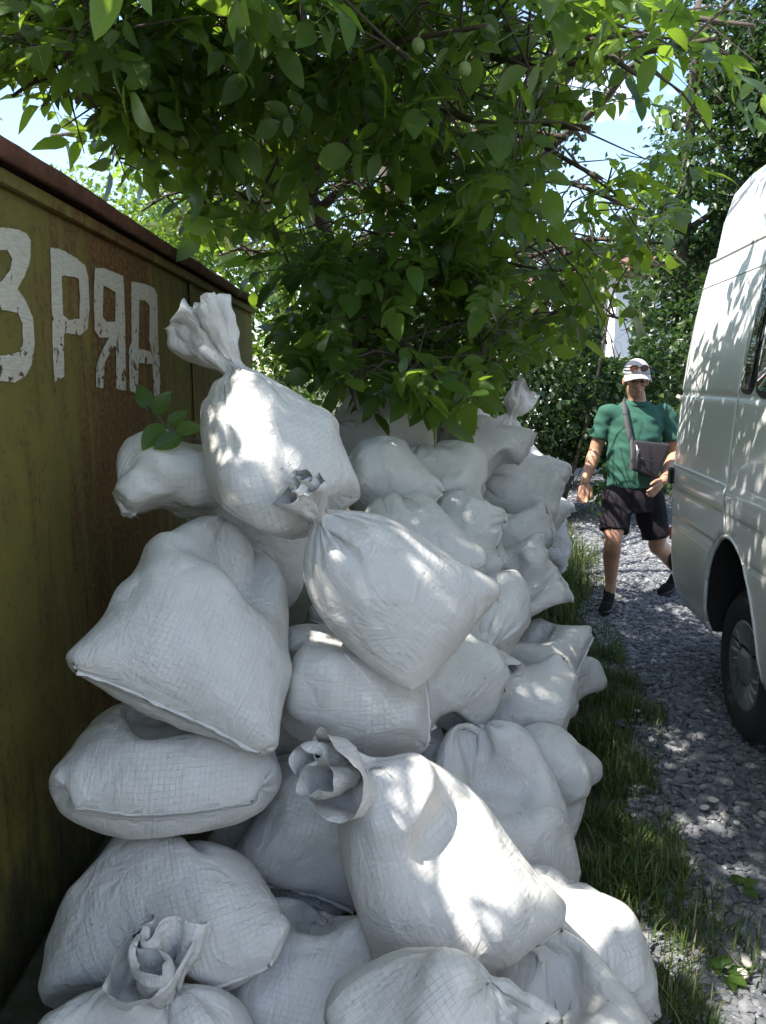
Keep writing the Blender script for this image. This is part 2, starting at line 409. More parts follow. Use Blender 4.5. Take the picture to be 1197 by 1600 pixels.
def sheet(y0, y1, amp=0.0025):
    ny_, nz_ = max(4, int((y1 - y0) / 0.09)), 26
    yv = np.linspace(y0, y1, ny_); zv = np.linspace(0.0, ROOF_Z - 0.02, nz_)
    A, B = np.meshgrid(yv, zv)
    X = WALL_X + np.array([[amp * mnoise.noise((a * 1.6, b * 1.3, y0)) for a, b in zip(ra, rb)] for ra, rb in zip(A, B)])
    Vf = np.stack((X, A, B), -1).reshape(-1, 3); i = np.arange(len(Vf)).reshape(nz_, ny_)
    F = np.stack((i[:-1, :-1], i[:-1, 1:], i[1:, 1:], i[1:, :-1]), -1).reshape(-1, 4)
    mb = MB().add(Vf, F); Vb = Vf.copy(); Vb[:, 0] -= 0.012; mb.add(Vb, F[:, ::-1])
    for e in (i[:, 0], i[:, -1][::-1], i[0][::-1], i[-1]):
        m = len(Vf); mb.F[4].append(np.stack((e[:-1], e[1:], e[1:] + m, e[:-1] + m), 1))
    return gpart(mb, 'wall_sheet', M_OLIVE, True)
for y0, y1 in ((WALL_Y0, 0.9), (0.903, 4.198), (4.202, WALL_Y1)): sheet(y0, y1)
gpart(MB().box((WALL_X - 3.2, WALL_Y1 - 0.02, 0), (WALL_X - 0.013, WALL_Y1 - 0.002, ROOF_Z - 0.02)), 'end_sheet', M_OLIVE)
gpart(MB().box((WALL_X - 3.2, WALL_Y0, 0), (WALL_X - 0.013, WALL_Y0 + 0.02, ROOF_Z - 0.02)), 'end_sheet', M_OLIVE)
gpart(MB().box((WALL_X - 3.22, WALL_Y0, 0), (WALL_X - 3.201, WALL_Y1, ROOF_Z - 0.02)), 'back_sheet', M_OLIVE)
gpart(MB().box((WALL_X + 0.006, 4.17, 0), (WALL_X + 0.012, 4.23, ROOF_Z - 0.03), 0.002), 'joint_strip', M_OLIVE)
# roof sheet with a folded, dented rusty edge
yv = np.linspace(WALL_Y0 - 0.1, WALL_Y1 + 0.06, 120)
prof = [(-3.3, 0.06), (-1.2, 0.085), (0.02, 0.05), (0.062, 0.042), (0.072, 0.03), (0.07, -0.008), (0.058, -0.014), (0.052, 0.0), (0.0, 0.012), (-3.3, 0.03)]
RV = []
for y in yv:
    w1 = 0.010 * mnoise.noise((y * 2.3, 0.3, 0)) + 0.005 * mnoise.noise((y * 11, 0.9, 0)); w2 = 0.012 * mnoise.noise((y * 1.7, 5.3, 0)) + 0.004 * mnoise.noise((y * 14, 2.2, 0))
    RV += [(WALL_X + a + (w1 if a > -1 else 0), y, ROOF_Z + b + (w2 if a > -1 else 0)) for a, b in prof]
n_ = len(prof); i = np.arange(n_); j = (i + 1) % n_
RF = np.concatenate([np.stack((k * n_ + i, k * n_ + j, (k + 1) * n_ + j, (k + 1) * n_ + i), 1) for k in range(len(yv) - 1)])
gpart(MB().add(RV, RF), 'roof_sheet', M_RUST, True)
gpart(MB().box((WALL_X + 0.004, WALL_Y0, ROOF_Z - 0.055), (WALL_X + 0.03, WALL_Y1, ROOF_Z - 0.018), 0.004), 'eaves_angle', M_OLIVE)
# lettering, brushed on by hand: chipped white paint
nb = NB('chipped_white_paint'); v = nb.coord('Object')
chip = nb.noise(v, 22, 7, 0.68, 0.5); chip2 = nb.noise(v, 90, 4, 0.7); sx = nb.n('ShaderNodeSeparateXYZ'); nb.l(v, sx.inputs[0])
lowz = nb.math('MULTIPLY', nb.math('SUBTRACT', 1.80, sx.outputs[2]), 0.30)
m = nb.ramp(nb.math('ADD', nb.math('ADD', chip, nb.math('MULTIPLY', chip2, 0.22)), lowz), [(0.70, 0.0), (0.72, 1.0)])
streak = nb.noise(nb.coord('Object', (1, 1, 8)), 20, 5)
c = nb.mix(nb.ramp(streak, [(0.3, 0.0), (0.75, 1.0)]), (0.60, 0.575, 0.50), (0.40, 0.37, 0.29))
c = nb.mix(nb.ramp(nb.noise(v, 3, 3), [(0.55, 0), (0.72, 0.5)]), c, (0.50, 0.36, 0.22))
c = nb.mix(m, c, (0.085, 0.04, 0.02))
nb.set(Base_Color=c, Roughness=0.75, Normal=nb.bump(m, 0.4, -0.002)); M_LETTER = nb.m
def wall_pt(x, y):
    """where the picture ray x, y meets the garage wall"""
    d = C_FWD + C_RT * (x - CX) / F_PX + C_UP * (CY - y) / F_PX; k = (WALL_X - C_POS[0]) / d[0]; return C_POS + k * d
def letter(polys):
    """polys: outlines in picture positions, first outer then holes; cut from the wall as a thin coat"""
    cu = bpy.data.curves.new('l', 'CURVE'); cu.dimensions = '2D'; cu.fill_mode = 'BOTH'; cu.extrude = 0.0008
    for k, poly in enumerate(polys):
        P = np.array([wall_pt(*p)[1:] for p in poly]); Q = []
        for a, b in zip(P, np.roll(P, -1, 0)):
            m = max(1, int(np.linalg.norm(b - a) / 0.012))
            for t in range(m): Q.append(a + (b - a) * t / m)
        Q = np.array(Q); Q += np.array([[0.0035 * mnoise.noise((q[0] * 60, q[1] * 60, 1.0)), 0.0035 * mnoise.noise((q[0] * 60, q[1] * 60, 7.0))] for q in Q])
        sp = cu.splines.new('POLY'); sp.points.add(len(Q) - 1); sp.use_cyclic_u = True
        for pt, q in zip(sp.points, Q): pt.co = (q[0], q[1], 0, 1)
    o = bpy.data.objects.new('l', cu); COL.objects.link(o); dg = bpy.context.evaluated_depsgraph_get()
    me = bpy.data.meshes.new_from_object(o.evaluated_get(dg)); bpy.data.objects.remove(o)
    n = len(me.vertices); co = np.empty(n * 3); me.vertices.foreach_get('co', co); co = co.reshape(-1, 3)
    co = np.stack((WALL_X + 0.0036 + co[:, 2], co[:, 0], co[:, 1]), 1); me.vertices.foreach_set('co', co.ravel()); me.update()
    me.materials.clear(); me.materials.append(M_LETTER)
    o = link('letter', me, garage); o.matrix_parent_inverse = Matrix.Translation(-Vector(garage.location)); return o
def off(pts): return [(a / 2.85, 180 + b / 2.85) for a, b in pts]
letter([off([(-150, 560), (-60, 500), (40, 500), (110, 525), (130, 560), (128, 650), (100, 720), (70, 775), (105, 820), (140, 900), (148, 1010), (135, 1110), (105, 1165), (60, 1190), (-60, 1175), (-150, 1110),
             (-150, 1040), (-60, 1070), (20, 1070), (80, 1055), (98, 1010), (95, 930), (75, 880), (30, 872), (-40, 855), (-40, 775), (0, 740), (40, 690), (50, 640), (30, 605), (-40, 590), (-150, 640)])])
letter([off([(220, 590), (265, 597), (340, 640), (375, 672), (388, 720), (393, 860), (385, 950), (355, 980), (290, 970), (278, 975), (281, 1165), (240, 1185), (232, 1080), (228, 900)]),
        off([(268, 712), (275, 890), (300, 912), (350, 905), (352, 800), (346, 725)])])
letter([off([(420, 680), (460, 682), (545, 716), (552, 900), (556, 1228), (515, 1220), (514, 1030), (500, 1028), (462, 1100), (455, 1215), (425, 1210), (424, 1120), (450, 1050), (482, 990), (438, 990), (418, 955), (414, 800)]),
        off([(455, 755), (452, 900), (470, 920), (510, 920), (512, 790)])])
letter([off([(582, 740), (640, 752), (682, 770), (696, 800), (700, 1000), (704, 1060), (711, 1150), (708, 1256), (684, 1250), (676, 1108), (612, 1102), (610, 1240), (575, 1230), (571, 1040), (584, 1010)]),
        off([(616, 822), (612, 1040), (660, 1050), (662, 1000), (664, 850), (645, 826)])])
# ------------------------------------------------------------------ sacks of rubble: cloth tubes filled, tied and stacked
# x, y: picture position of the middle, zc: metres from the lens, ang: way the neck points in the picture (degrees, 90 = up),
# tilt: neck leaning away (+) or towards (-) the viewer, roll: turn about its own length, w, l: flat width and length to the neck, t: thickness, tail: length past the neck
BAGS = [
 # front stack beside the wall
 (225, 1660, 1.74, 75, 20, 0, .62, .44, .30, .17, 3, (70, -35), 'white sack at the bottom left corner with an open ruffled neck'),
 (252, 1424, 2.00, 100, 20, -10, .72, .56, .36, .12, 1, None, 'big angular white sack with a sharp ridge, below the pillow-shaped one'),
 (265, 1172, 2.12, 84, 56, 0, .66, .52, .38, .12, 2, None, 'pillow-shaped white sack lying flat, its corner poking at the wall'),
 (326, 955, 2.17, 74, 18, 0, .60, .74, .34, .14, 4, None, 'tall bulging white sack in the front stack, beneath the knotted top one'),
 (278, 742, 2.40, 178, 0, -55, .34, .40, .15, .10, 1, None, 'small rolled white sack end wedged behind the knotted sack at the wall'),
 (425, 705, 2.28, 94, 6, -8, .48, .55, .34, .20, 3, (128, -10), 'white knotted sack on top of the pile, its tail sticking up left'),
 # middle of the front
 (602, 906, 2.16, 140, 4, -6, .48, .56, .31, .15, -3, (120, -60), 'white sack tilted down to the right with a crumpled neck, sun spots on it'),
 (558, 1062, 2.28, 170, 8, -12, .54, .50, .30, .12, 4, None, 'creased white sack lying under the tilted sack'),
 (498, 1262, 2.38, 84, 10, 12, .46, .58, .24, .10, 2, None, 'narrow shaded white sack standing in the gap left of the looped-neck sack'),
 (472, 1500, 2.06, 70, 24, 0, .54, .50, .28, .10, 4, None, 'white sack low at the front, between the angular and the looped-neck sack'),
 (672, 1340, 2.02, 114, 4, 4, .54, .66, .34, .20, -1, (165, -35), 'large white sack in front with a looped neck and a bright sunlit top'),
 (690, 1590, 1.74, 72, 4, 0, .54, .36, .26, .16, 2, (310, -50), 'white sack at the bottom with a twisted neck lying on its front'),
 (845, 1575, 1.96, 100, 30, 16, .48, .52, .26, .08, 4, None, 'white sack at the bottom of the picture, second in from the grass'),
 (885, 1462, 2.13, 96, 14, 32, .50, .56, .26, .08, 3, None, 'white sack at the front right corner of the pile, by the grass'),
 (768, 1250, 2.42, 100, 12, 22, .58, .66, .30, .10, 2, None, 'rounded white sack right behind the sunlit looped-neck sack'),
 (838, 1246, 2.72, 95, 12, 25, .40, .48, .24, .08, 3, None, 'narrow white sack on the grass edge under the square-shouldered one'),
 (800, 1108, 3.02, 172, 8, -8, .52, .50, .30, .10, 4, None, 'square-shouldered white sack at the right edge, above the grass'),
 (855, 1200, 3.12, 90, 8, 10, .40, .40, .24, .06, 2, None, 'low white sack whose corner rests on the grass edge'),
 (705, 1085, 2.62, 70, 15, 0, .44, .44, .26, .10, 3, None, 'white sack squeezed between the creased sack and the square-shouldered one'),
 # second row
 (738, 958, 3.00, 280, -8, 6, .50, .46, .28, .17, 3, (300, -40), 'upright white sack with its ruffled neck hanging down in front'),
 (795, 918, 3.52, 172, 8, -10, .56, .56, .30, .12, 3, None, 'white sack with a folded lip at the right of the pile'),
 (822, 1018, 3.46, 140, 8, 10, .52, .52, .28, .10, 4, None, 'greyish white sack under the folded-lip one'),
 (860, 1040, 3.72, 95, 5, 30, .42, .46, .24, .08, 3, None, 'shaded grey-white sack at the outer right edge over the grass'),
 (732, 850, 3.32, 160, 14, -12, .46, .42, .25, .12, 5, None, 'boxy white sack above the upright ruffled one'),
 (652, 860, 3.00, 120, 10, 0, .50, .48, .28, .08, 3, None, 'white sack mostly hidden behind the tilted sack'),
 (672, 752, 3.50, 100, 12, 4, .50, .48, .28, .10, 3, None, 'upright dusty white sack with dark specks, under the walnut leaves'),
 (600, 768, 3.28, 110, 10, 0, .46, .46, .26, .08, 3, None, 'dusty white sack left of the upright speckled one'),
 (600, 672, 3.72, 160, 6, -8, .60, .56, .32, .12, 4, None, 'white sack high on the pile, half hidden by hanging leaves'),
 (682, 652, 4.10, 60, 4, 0, .50, .48, .28, .16, 3, None, 'white sack at the crest of the pile behind the leaves'),
 (745, 728, 4.05, 145, 8, -6, .56, .56, .30, .12, 4, None, 'white sack sloping down from the crest, under the sunlit necks'),
 (800, 768, 4.30, 150, 8, -10, .58, .58, .28, .10, 3, None, 'long white sack on the sunlit slope of the pile'),
 (785, 838, 4.00, 165, 8, 0, .54, .52, .28, .12, 4, None, 'crumpled white sack in the middle of the far slope'),
 (822, 812, 4.75, 140, 8, 10, .52, .50, .28, .10, 3, None, 'white sack on the far slope, catching light along its edge'),
 # far end
 (728, 672, 4.70, 70, 5, 0, .48, .46, .28, .22, 2, (85, 0), 'far white sack whose upright neck shines in the sun at the crest'),
 (770, 700, 5.00, 50, 5, 0, .48, .46, .28, .22, 2, (60, 0), 'far white sack with a splayed sunlit neck, right of the crest'),
 (815, 740, 5.40, 120, 5, 0, .56, .52, .30, .14, 3, None, 'far white sack on the slope, below the splayed sunlit neck'),
 (845, 800, 5.80, 60, 5, 10, .50, .48, .28, .16, 2, None, 'far white sack with its neck flopped down beside the bush'),
 (838, 846, 5.60, 170, 5, 0, .50, .48, .30, .12, 3, None, 'lowest far white sack beside the tall grass'),
 (815, 900, 4.70, 120, 5, 16, .50, .50, .28, .10, 3, None, 'white sack at the foot of the far slope, by the tall grass'),
 (622, 1195, 2.56, 95, 8, 0, .54, .46, .28, .08, 2, None, 'white sack wedged under the creased one, above the looped neck'),
 (480, 1085, 2.62, 90, 10, 0, .50, .50, .28, .08, 2, None, 'white sack deep in the dark gap behind the front stack'),
 (430, 1330, 2.45, 95, 10, 0, .46, .50, .24, .08, 2, None, 'dim bluish white sack at the bottom of the dark gap'),
 (400, 830, 2.72, 90, 10, 0, .56, .56, .30, .08, 2, None, 'white sack behind the knotted one, against the wall'),
 (560, 930, 2.75, 90, 10, 0, .52, .50, .28, .08, 2, None, 'white sack in the shadow behind the tilted sack'),
]
NXB, NYB = 26, 40
def sim_bags(B):
    n = len(B); rng = np.random.default_rng(21)
    f4 = np.float32
    Wd = np.array([b[6] for b in B]); Lb = np.array([b[7] for b in B]); Tk = np.array([b[8] for b in B]); Tl = np.array([b[9] for b in B])
    L = Lb + Tl; rk = np.round(Lb / L * NYB).astype(int)
    C = np.array([at(b[0], b[1], b[2]) for b in B])
    FR = np.zeros((n, 3, 3))                                  # columns: across, along, out of the face
    for i, b in enumerate(B):
        view = C[i] - C_POS; view /= np.linalg.norm(view); up = C_UP - view * (C_UP @ view); up /= np.linalg.norm(up); rt = np.cross(view, up)
        a, tl, ro = R(b[3]), R(b[4]), R(b[5])
        ax = (rt * math.cos(a) + up * math.sin(a)) * math.cos(tl) + view * math.sin(tl)
        nm = -view - ax * (-view @ ax); nm /= np.linalg.norm(nm); sd = np.cross(ax, nm)
        nm, sd = nm * math.cos(ro) + sd * math.sin(ro), sd * math.cos(ro) - nm * math.sin(ro)
        FR[i] = np.stack((sd, ax, nm), 1)
    half = np.stack((Wd * 0.40, Lb * 0.47, Tk * 0.52), 1)
    # contact planes between neighbours: the direction in which two fillings overlap least
    dirs = rng.normal(size=(600, 3)); dirs /= np.linalg.norm(dirs, axis=1)[:, None]
    H = np.stack([np.linalg.norm((dirs @ FR[i]) * half[i], axis=1) for i in range(n)])
    planes = [[] for _ in range(n)]
    for i in range(n):
        for j in range(i + 1, n):
            gap = dirs @ (C[i] - C[j]) - H[i] - H[j]; k = int(np.argmax(gap))
            if gap[k] > 0.04: continue
            d = dirs[k]; g = gap[k]
            o = d @ C[j] + H[j][k] + g * 0.5
            o = min(o, d @ C[i] - 0.05); o = max(o, d @ C[j] + 0.05) if (d @ C[i] - d @ C[j]) > 0.1 else o
            planes[i].append((d, o + 0.001)); planes[j].append((-d, -o + 0.001))
    for i in range(n):
        planes[i] += [(np.array((0, 0, 1.0)), 0.004), (np.array((1.0, 0, 0)), WALL_X + 0.02)]
    K = max(map(len, planes)); PN = np.zeros((n, K, 3), f4); PO = np.full((n, K), -99, f4)
    for i in range(n):
        for k, (d, o) in enumerate(planes[i]): PN[i, k] = d; PO[i, k] = o
    # lumps of rubble inside
    KL = 8; LC = np.zeros((n, KL, 3), f4); LH = np.zeros((n, KL, 3), f4); LR = np.zeros((n, KL, 3, 3), f4)
    for i, b in enumerate(B):
        Q = rot_rand(KL, rng); Q = FR[i] @ np.array([np.array(Quaternion(rng.normal(size=3), rng.uniform(-1.0, 1.0)).to_matrix()) for _ in range(KL)])
        LR[i] = Q
        for k in range(KL):
            LH[i, k] = rng.uniform(0.045, 0.12, 3) if k < b[10] + 4 else 0.001
            q = rng.normal(size=3); q[2] = abs(q[2]) * (1 if k % 3 else -1); q /= np.linalg.norm(q)
            LC[i, k] = C[i] + FR[i] @ (q * rng.uniform(0.55, 0.86) * half[i])
    hx = (Wd / NXB).astype(f4).reshape(n, 1, 1, 1); hy = (L / NYB).astype(f4).reshape(n, 1, 1, 1)
    u = np.linspace(-0.5, 0.5, NXB + 1); vv = np.linspace(0, 1, NYB + 1)
    P = np.zeros((n, 2, NYB + 1, NXB + 1, 3), f4)
    for i in range(n):
        X, Y = np.meshgrid(u * Wd[i] * 0.9, vv * L[i] - Lb[i] / 2)
        env = np.sqrt(np.clip(1 - (2 * u) ** 2, 0, 1))[None, :] * np.sqrt(np.clip(1 - ((vv * L[i] / Lb[i]) * 2 - 1) ** 2, 0.01, 1))[:, None]
        for s in (0, 1):
            Z = (env * Tk[i] * 0.3 + 0.004) * (1 - 2 * s)
            loc = np.stack((X, Y, Z), -1) + rng.normal(0, 0.0035, (NYB + 1, NXB + 1, 3))
            P[i, s] = loc @ FR[i].T + C[i]
    prev = P.copy()
    rows = np.arange(NYB + 1); body = (rows[None, :] <= rk[:, None]).astype(f4).reshape(n, 1, NYB + 1, 1, 1)
    tailm = 1 - body
    Vt = 0.53 * Wd * 0.86 * Lb * Tk
    sgn = np.array((1, -1), f4).reshape(1, 2, 1, 1, 1)
    plt_ = (1 + 0.45 * (-1.0) ** np.arange(NXB + 1)).astype(f4).reshape(1, NXB + 1, 1)
    ar = np.arange(n)
    def con(A, Bv, rest, ke, kc):
        d = Bv - A; l = np.sqrt(np.einsum('...i,...i->...', d, d)) + f4(1e-6)
        q = 1 - rest / l; q *= np.where(q > 0, f4(ke * 0.5), f4(kc * 0.5)); d *= q[..., None]
        A += d; Bv -= d
    def seam():
        for c in (0, NXB):
            m = (P[:, 0, :, c] + P[:, 1, :, c]) * f4(0.5); P[:, 0, :, c] = m; P[:, 1, :, c] = m
        m = (P[:, 0, 0] + P[:, 1, 0]) * f4(0.5); P[:, 0, 0] = m; P[:, 1, 0] = m
    dg = np.sqrt(hx ** 2 + hy ** 2)
    TF_ = np.zeros((n, 1, 1, 1, 3), f4)                      # how each tail flops
    for i, b in enumerate(B):
        if b[11] is None: TF_[i, 0, 0, 0, 2] = -0.0011; continue
        a, tl = R(b[11][0]), R(b[11][1])
        TF_[i, 0, 0, 0] = ((C_RT * math.cos(a) + C_UP * math.sin(a)) * math.cos(tl) + C_FWD * math.sin(tl)) * 0.0016
    TN_ = np.repeat(np.repeat(rng.normal(0.25, 1.5, (n, 2, 9, 7, 1)), 5, 2), 4, 3)[:, :, :NYB + 1, :NXB + 1].astype(f4)
    HEM = rng.uniform(0.62, 0.82, n)
    STEPS = 95
    for step in range(STEPS):
        vel = (P - prev) * f4(0.80); prev = P.copy(); P += vel
        # filling pushes outward, harder low down
        du = np.empty_like(P); du[:, :, :, 1:-1] = P[:, :, :, 2:] - P[:, :, :, :-2]; du[:, :, :, 0] = P[:, :, :, 1] - P[:, :, :, 0]; du[:, :, :, -1] = P[:, :, :, -1] - P[:, :, :, -2]
        dv = np.empty_like(P); dv[:, :, 1:-1] = P[:, :, 2:] - P[:, :, :-2]; dv[:, :, 0] = P[:, :, 1] - P[:, :, 0]; dv[:, :, -1] = P[:, :, -1] - P[:, :, -2]
        nr = np.cross(du, dv) * sgn; cb = (P * body).sum((1, 2, 3)) / body.sum((1, 2, 3)) / (2 * (NXB + 1))
        vol = np.einsum('bsyxi,bsyxi->b', nr * body, P - cb[:, None, None, None]) / 12
        nr /= np.linalg.norm(nr, axis=-1, keepdims=True) + 1e-9
        pr = (0.009 * np.clip(1.06 - vol / Vt, -0.1, 1)).astype(f4).reshape(n, 1, 1, 1, 1)
        hyd = 1 + 1.6 * np.clip((cb[:, 2].reshape(n, 1, 1, 1, 1) - P[..., 2:3]) / 0.3, -0.5, 1)
        P += nr * (pr * body * hyd)
        P += tailm * (TF_ + nr * TN_ * f4(0.0016))
        for it in range(6):
            con(P[:, :, :, 0:-1:2], P[:, :, :, 1::2], hx, 1, .6); con(P[:, :, :, 1:-1:2], P[:, :, :, 2::2], hx, 1, .6)
            con(P[:, :, 0:-1:2], P[:, :, 1::2], hy, 1, .6); con(P[:, :, 1:-1:2], P[:, :, 2::2], hy, 1, .6)
            if it % 2 == 0:
                con(P[:, :, :-1:2, :-1], P[:, :, 1::2, 1:], dg, .5, .1); con(P[:, :, 1:-1:2, :-1], P[:, :, 2::2, 1:], dg, .5, .1)
                con(P[:, :, :-1:2, 1:], P[:, :, 1::2, :-1], dg, .5, .1); con(P[:, :, 1:-1:2, 1:], P[:, :, 2::2, :-1], dg, .5, .1)
            if it == 5:
                for q in range(4): con(P[:, :, :, q:-2:4], P[:, :, :, q + 2::4][:, :, :, :P[:, :, :, q:-2:4].shape[3]], 2 * hx, 0, .025)
                for q in range(4): con(P[:, :, q:-2:4], P[:, :, q + 2::4][:, :, :P[:, :, q:-2:4].shape[2]], 2 * hy, 0, .025)
            seam()
        # the tied neck
        f = min(1.0, step / 45.0)
        for dr in (-1, 0, 1):
            rr = np.clip(rk + dr, 0, NYB); ring = P[ar, :, rr]
            c = ring.mean((1, 2)); a = P[ar, :, np.clip(rk + 3, 0, NYB)].mean((1, 2)) - P[ar, :, np.clip(rk - 3, 0, NYB)].mean((1, 2))
            a /= np.linalg.norm(a, axis=1, keepdims=True) + 1e-6
            of = ring - c[:, None, None]; al = np.einsum('bsxi,bi->bsx', of, a)[..., None] * a[:, None, None]
            rad = of - al; ln = np.linalg.norm(rad, axis=-1, keepdims=True) + 1e-6
            r0 = (0.5 * Wd * (1 - f) + (0.026 if dr == 0 else 0.034) * f).astype(f4).reshape(n, 1, 1, 1) * plt_
            P[ar, :, rr] = c[:, None, None] + rad * np.minimum(1, r0 / ln) + al * 0.6
        # the bottom hem folds in a little
        m = P[:, 0, 0].mean(1, keepdims=True); of = P[:, :, 0] - m[:, None]; ln = np.linalg.norm(of, axis=-1, keepdims=True) + 1e-6
        P[:, :, 0] = m[:, None] + of * np.minimum(1, (HEM * Wd * 0.5).astype(f4).reshape(n, 1, 1, 1) / ln)
        # rubble, neighbours, ground and wall
        for k in range(KL):
            q = np.einsum('bsyxi,bij->bsyxj', P - LC[:, k][:, None, None, None], LR[:, k])
            h = LH[:, k][:, None, None, None]; ra = np.abs(q) / h; mx = ra.argmax(-1); ins = (ra.max(-1) < 1)
            if not ins.any(): continue
            oh = np.eye(3, dtype=f4)[mx]; push = (np.sign(q) * h - q) * oh * ins[..., None] * body * f4(0.7)
            P += np.einsum('bsyxj,bij->bsyxi', push, LR[:, k])
        for k in range(K):
            d = np.einsum('bsyxi,bi->bsyx', P, PN[:, k]) - PO[:, k][:, None, None, None]
            pen = np.minimum(d, 0)[..., None] * (body if k < K else 1)
            P -= pen * PN[:, k][:, None, None, None]
        # tails rest on the neighbours
        if step % 3 == 0:
            for j in range(n):
                tl = ((C - C[j]) ** 2).sum(1) < 0.9 ** 2; tl[j] = False
                ii = np.nonzero(tl)[0]
                for i in ii:
                    s = P[i, :, rk[i] + 1:]
                    q = (s - C[j]) @ FR[j] / half[j]; r = np.sqrt((q ** 2).sum(-1, keepdims=True)) + 1e-6
                    q = np.where(r < 1.05, q / r * 1.05, q); P[i, :, rk[i] + 1:] = ((q * half[j]) @ FR[j].T + C[j]).astype(f4)
        P[..., 2] = np.maximum(P[..., 2], 0.004)
        seam()
        cb = (P * body).sum((1, 2, 3)) / body.sum((1, 2, 3)) / (2 * (NXB + 1))
        sh = ((C - cb) * 0.10).astype(f4)[:, None, None, None]; P += sh; prev += sh
    # creases pressed into the cloth, crumpled necks with ragged ends
    du = np.gradient(P, axis=3); dv = np.gradient(P, axis=2); nr = np.cross(du, dv) * sgn; nr /= np.linalg.norm(nr, axis=-1, keepdims=True) + 1e-9
    for i in range(n):
        for s in (0, 1):
            for y in range(1, NYB + 1):
                tail = y > rk[i] + 1
                for x in range(1, NXB):
                    a_, b_ = x / NXB * Wd[i], y / NYB * L[i]
                    if not tail:
                        r1 = 1 - min(1.0, abs(mnoise.noise((a_ * 8 + i * 7.3, b_ * 8 + s * 31, 1.5))) / 0.16); r2 = 1 - min(1.0, abs(mnoise.noise((a_ * 15 + i * 3.1, b_ * 6 + s * 17, 8.5))) / 0.14)
                        P[i, s, y, x] += nr[i, s, y, x] * f4((0.0065 * r1 + 0.0035 * r2) * min(1, x / 3, (NXB - x) / 3, y / 3))
                    else:
                        P[i, s, y, x] += rng.normal(0, 0.0045, 3).astype(f4) + nr[i, s, y, x] * f4(0.012 * mnoise.noise((a_ * 22 + i, b_ * 16, s * 5.0)))
            P[i, s, NYB, 1:-1] += (P[i, s, NYB, 1:-1] - P[i, s, NYB - 1, 1:-1]) * rng.uniform(-0.6, 0.9, (NXB - 1, 1)).astype(f4)
    return P, rk, Wd, L, FR, C
nb = NB('woven_polypropylene'); 
uvn = nb.coord('UV'); oi = nb.n('ShaderNodeObjectInfo'); obv = nb.coord('Object')
sx = nb.n('ShaderNodeSeparateXYZ'); nb.l(uvn, sx.inputs[0])
wv = nb.math('SINE', nb.math('MULTIPLY', sx.outputs[0], 6.283 * 300)); wu = nb.math('SINE', nb.math('MULTIPLY', sx.outputs[1], 6.283 * 300))
weave = nb.math('MULTIPLY', wv, wu)
def creases(ax, fr):                                     # faint sharp fold lines left from the folded stack
    s_ = nb.math('ABSOLUTE', nb.math('SINE', nb.math('MULTIPLY', nb.math('ADD', ax, nb.math('MULTIPLY', nb.noise(uvn, 6, 2), 0.02)), 3.1416 * fr)))
    return nb.ramp(s_, [(0.0, 1.0), (0.16, 0.0)])
cr = nb.math('MULTIPLY', nb.math('ADD', creases(sx.outputs[0], 75), creases(sx.outputs[1], 75)), nb.ramp(nb.noise(uvn, 5, 3), [(0.3, 0.15), (0.6, 1.0)]))
rnd = nb.n('ShaderNodeCombineXYZ'); nb.l(nb.math('MULTIPLY', oi.outputs['Random'], 40.0), rnd.inputs[0])
va = nb.n('ShaderNodeVectorMath', operation='ADD'); nb.l(uvn, va.inputs[0]); nb.l(rnd.outputs[0], va.inputs[1]); uo = va.outputs[0]
crum = nb.noise(uo, 16, 6, 0.62, 0.6); crum2 = nb.noise(uo, 6, 4, 0.5)
vor = nb.n('ShaderNodeTexVoronoi', feature='DISTANCE_TO_EDGE'); vor.inputs['Scale'].default_value = 9; nb.l(uo, vor.inputs['Vector'])
facet = nb.ramp(vor.outputs['Distance'], [(0.0, 0.0), (0.12, 1.0)])
dirt = nb.ramp(nb.noise(uo, 4, 6, 0.68), [(0.44, 0.0), (0.76, 0.6)])
speck = nb.ramp(nb.noise(uo, 55, 3, 0.6), [(0.705, 0.0), (0.74, 0.75)])
c = nb.mix(nb.noise(uo, 2.2, 3), (0.70, 0.69, 0.665), (0.78, 0.76, 0.72))
c = nb.mix(nb.math('MULTIPLY', cr, 0.36), c, (0.5, 0.5, 0.52)); c = nb.mix(dirt, c, (0.52, 0.49, 0.44)); c = nb.mix(speck, c, (0.16, 0.14, 0.12))
vs = nb.n('ShaderNodeVectorMath', operation='MULTIPLY'); nb.l(uo, vs.inputs[0]); vs.inputs[1].default_value = (30, 7, 1)
wr = nb.ramp(nb.math('ABSOLUTE', nb.math('SUBTRACT', nb.noise(vs.outputs[0], 1.0, 3, 0.5, 0.8), 0.5)), [(0.0, 1.0), (0.13, 0.0)])
vs2 = nb.n('ShaderNodeVectorMath', operation='MULTIPLY'); nb.l(uo, vs2.inputs[0]); vs2.inputs[1].default_value = (9, 11, 1)
wr2 = nb.ramp(nb.math('ABSOLUTE', nb.math('SUBTRACT', nb.noise(vs2.outputs[0], 1.0, 4, 0.5, 1.2), 0.5)), [(0.0, 1.0), (0.09, 0.0)])
msk = nb.ramp(nb.noise(uo, 3.1, 2), [(0.40, 0.0), (0.62, 1.0)]); msk2 = nb.ramp(nb.noise(uo, 2.4, 2), [(0.52, 1.0), (0.64, 0.1)])
n1 = nb.bump(crum2, 0.5, 0.03); n1 = nb.bump(nb.math('MULTIPLY', wr2, msk), 0.28, 0.010, n1); n1 = nb.bump(nb.math('MULTIPLY', wr, msk2), 0.22, 0.006, n1); n2 = nb.bump(crum, 0.36, 0.012, n1); n3 = nb.bump(facet, 0.3, 0.006, n2); n4 = nb.bump(cr, 0.6, 0.002, n3); n5 = nb.bump(weave, 0.25, 0.0006, n4)
nb.set(Base_Color=c, Roughness=0.42, Normal=n5); nb.b.inputs['Specular IOR Level'].default_value = 0.45
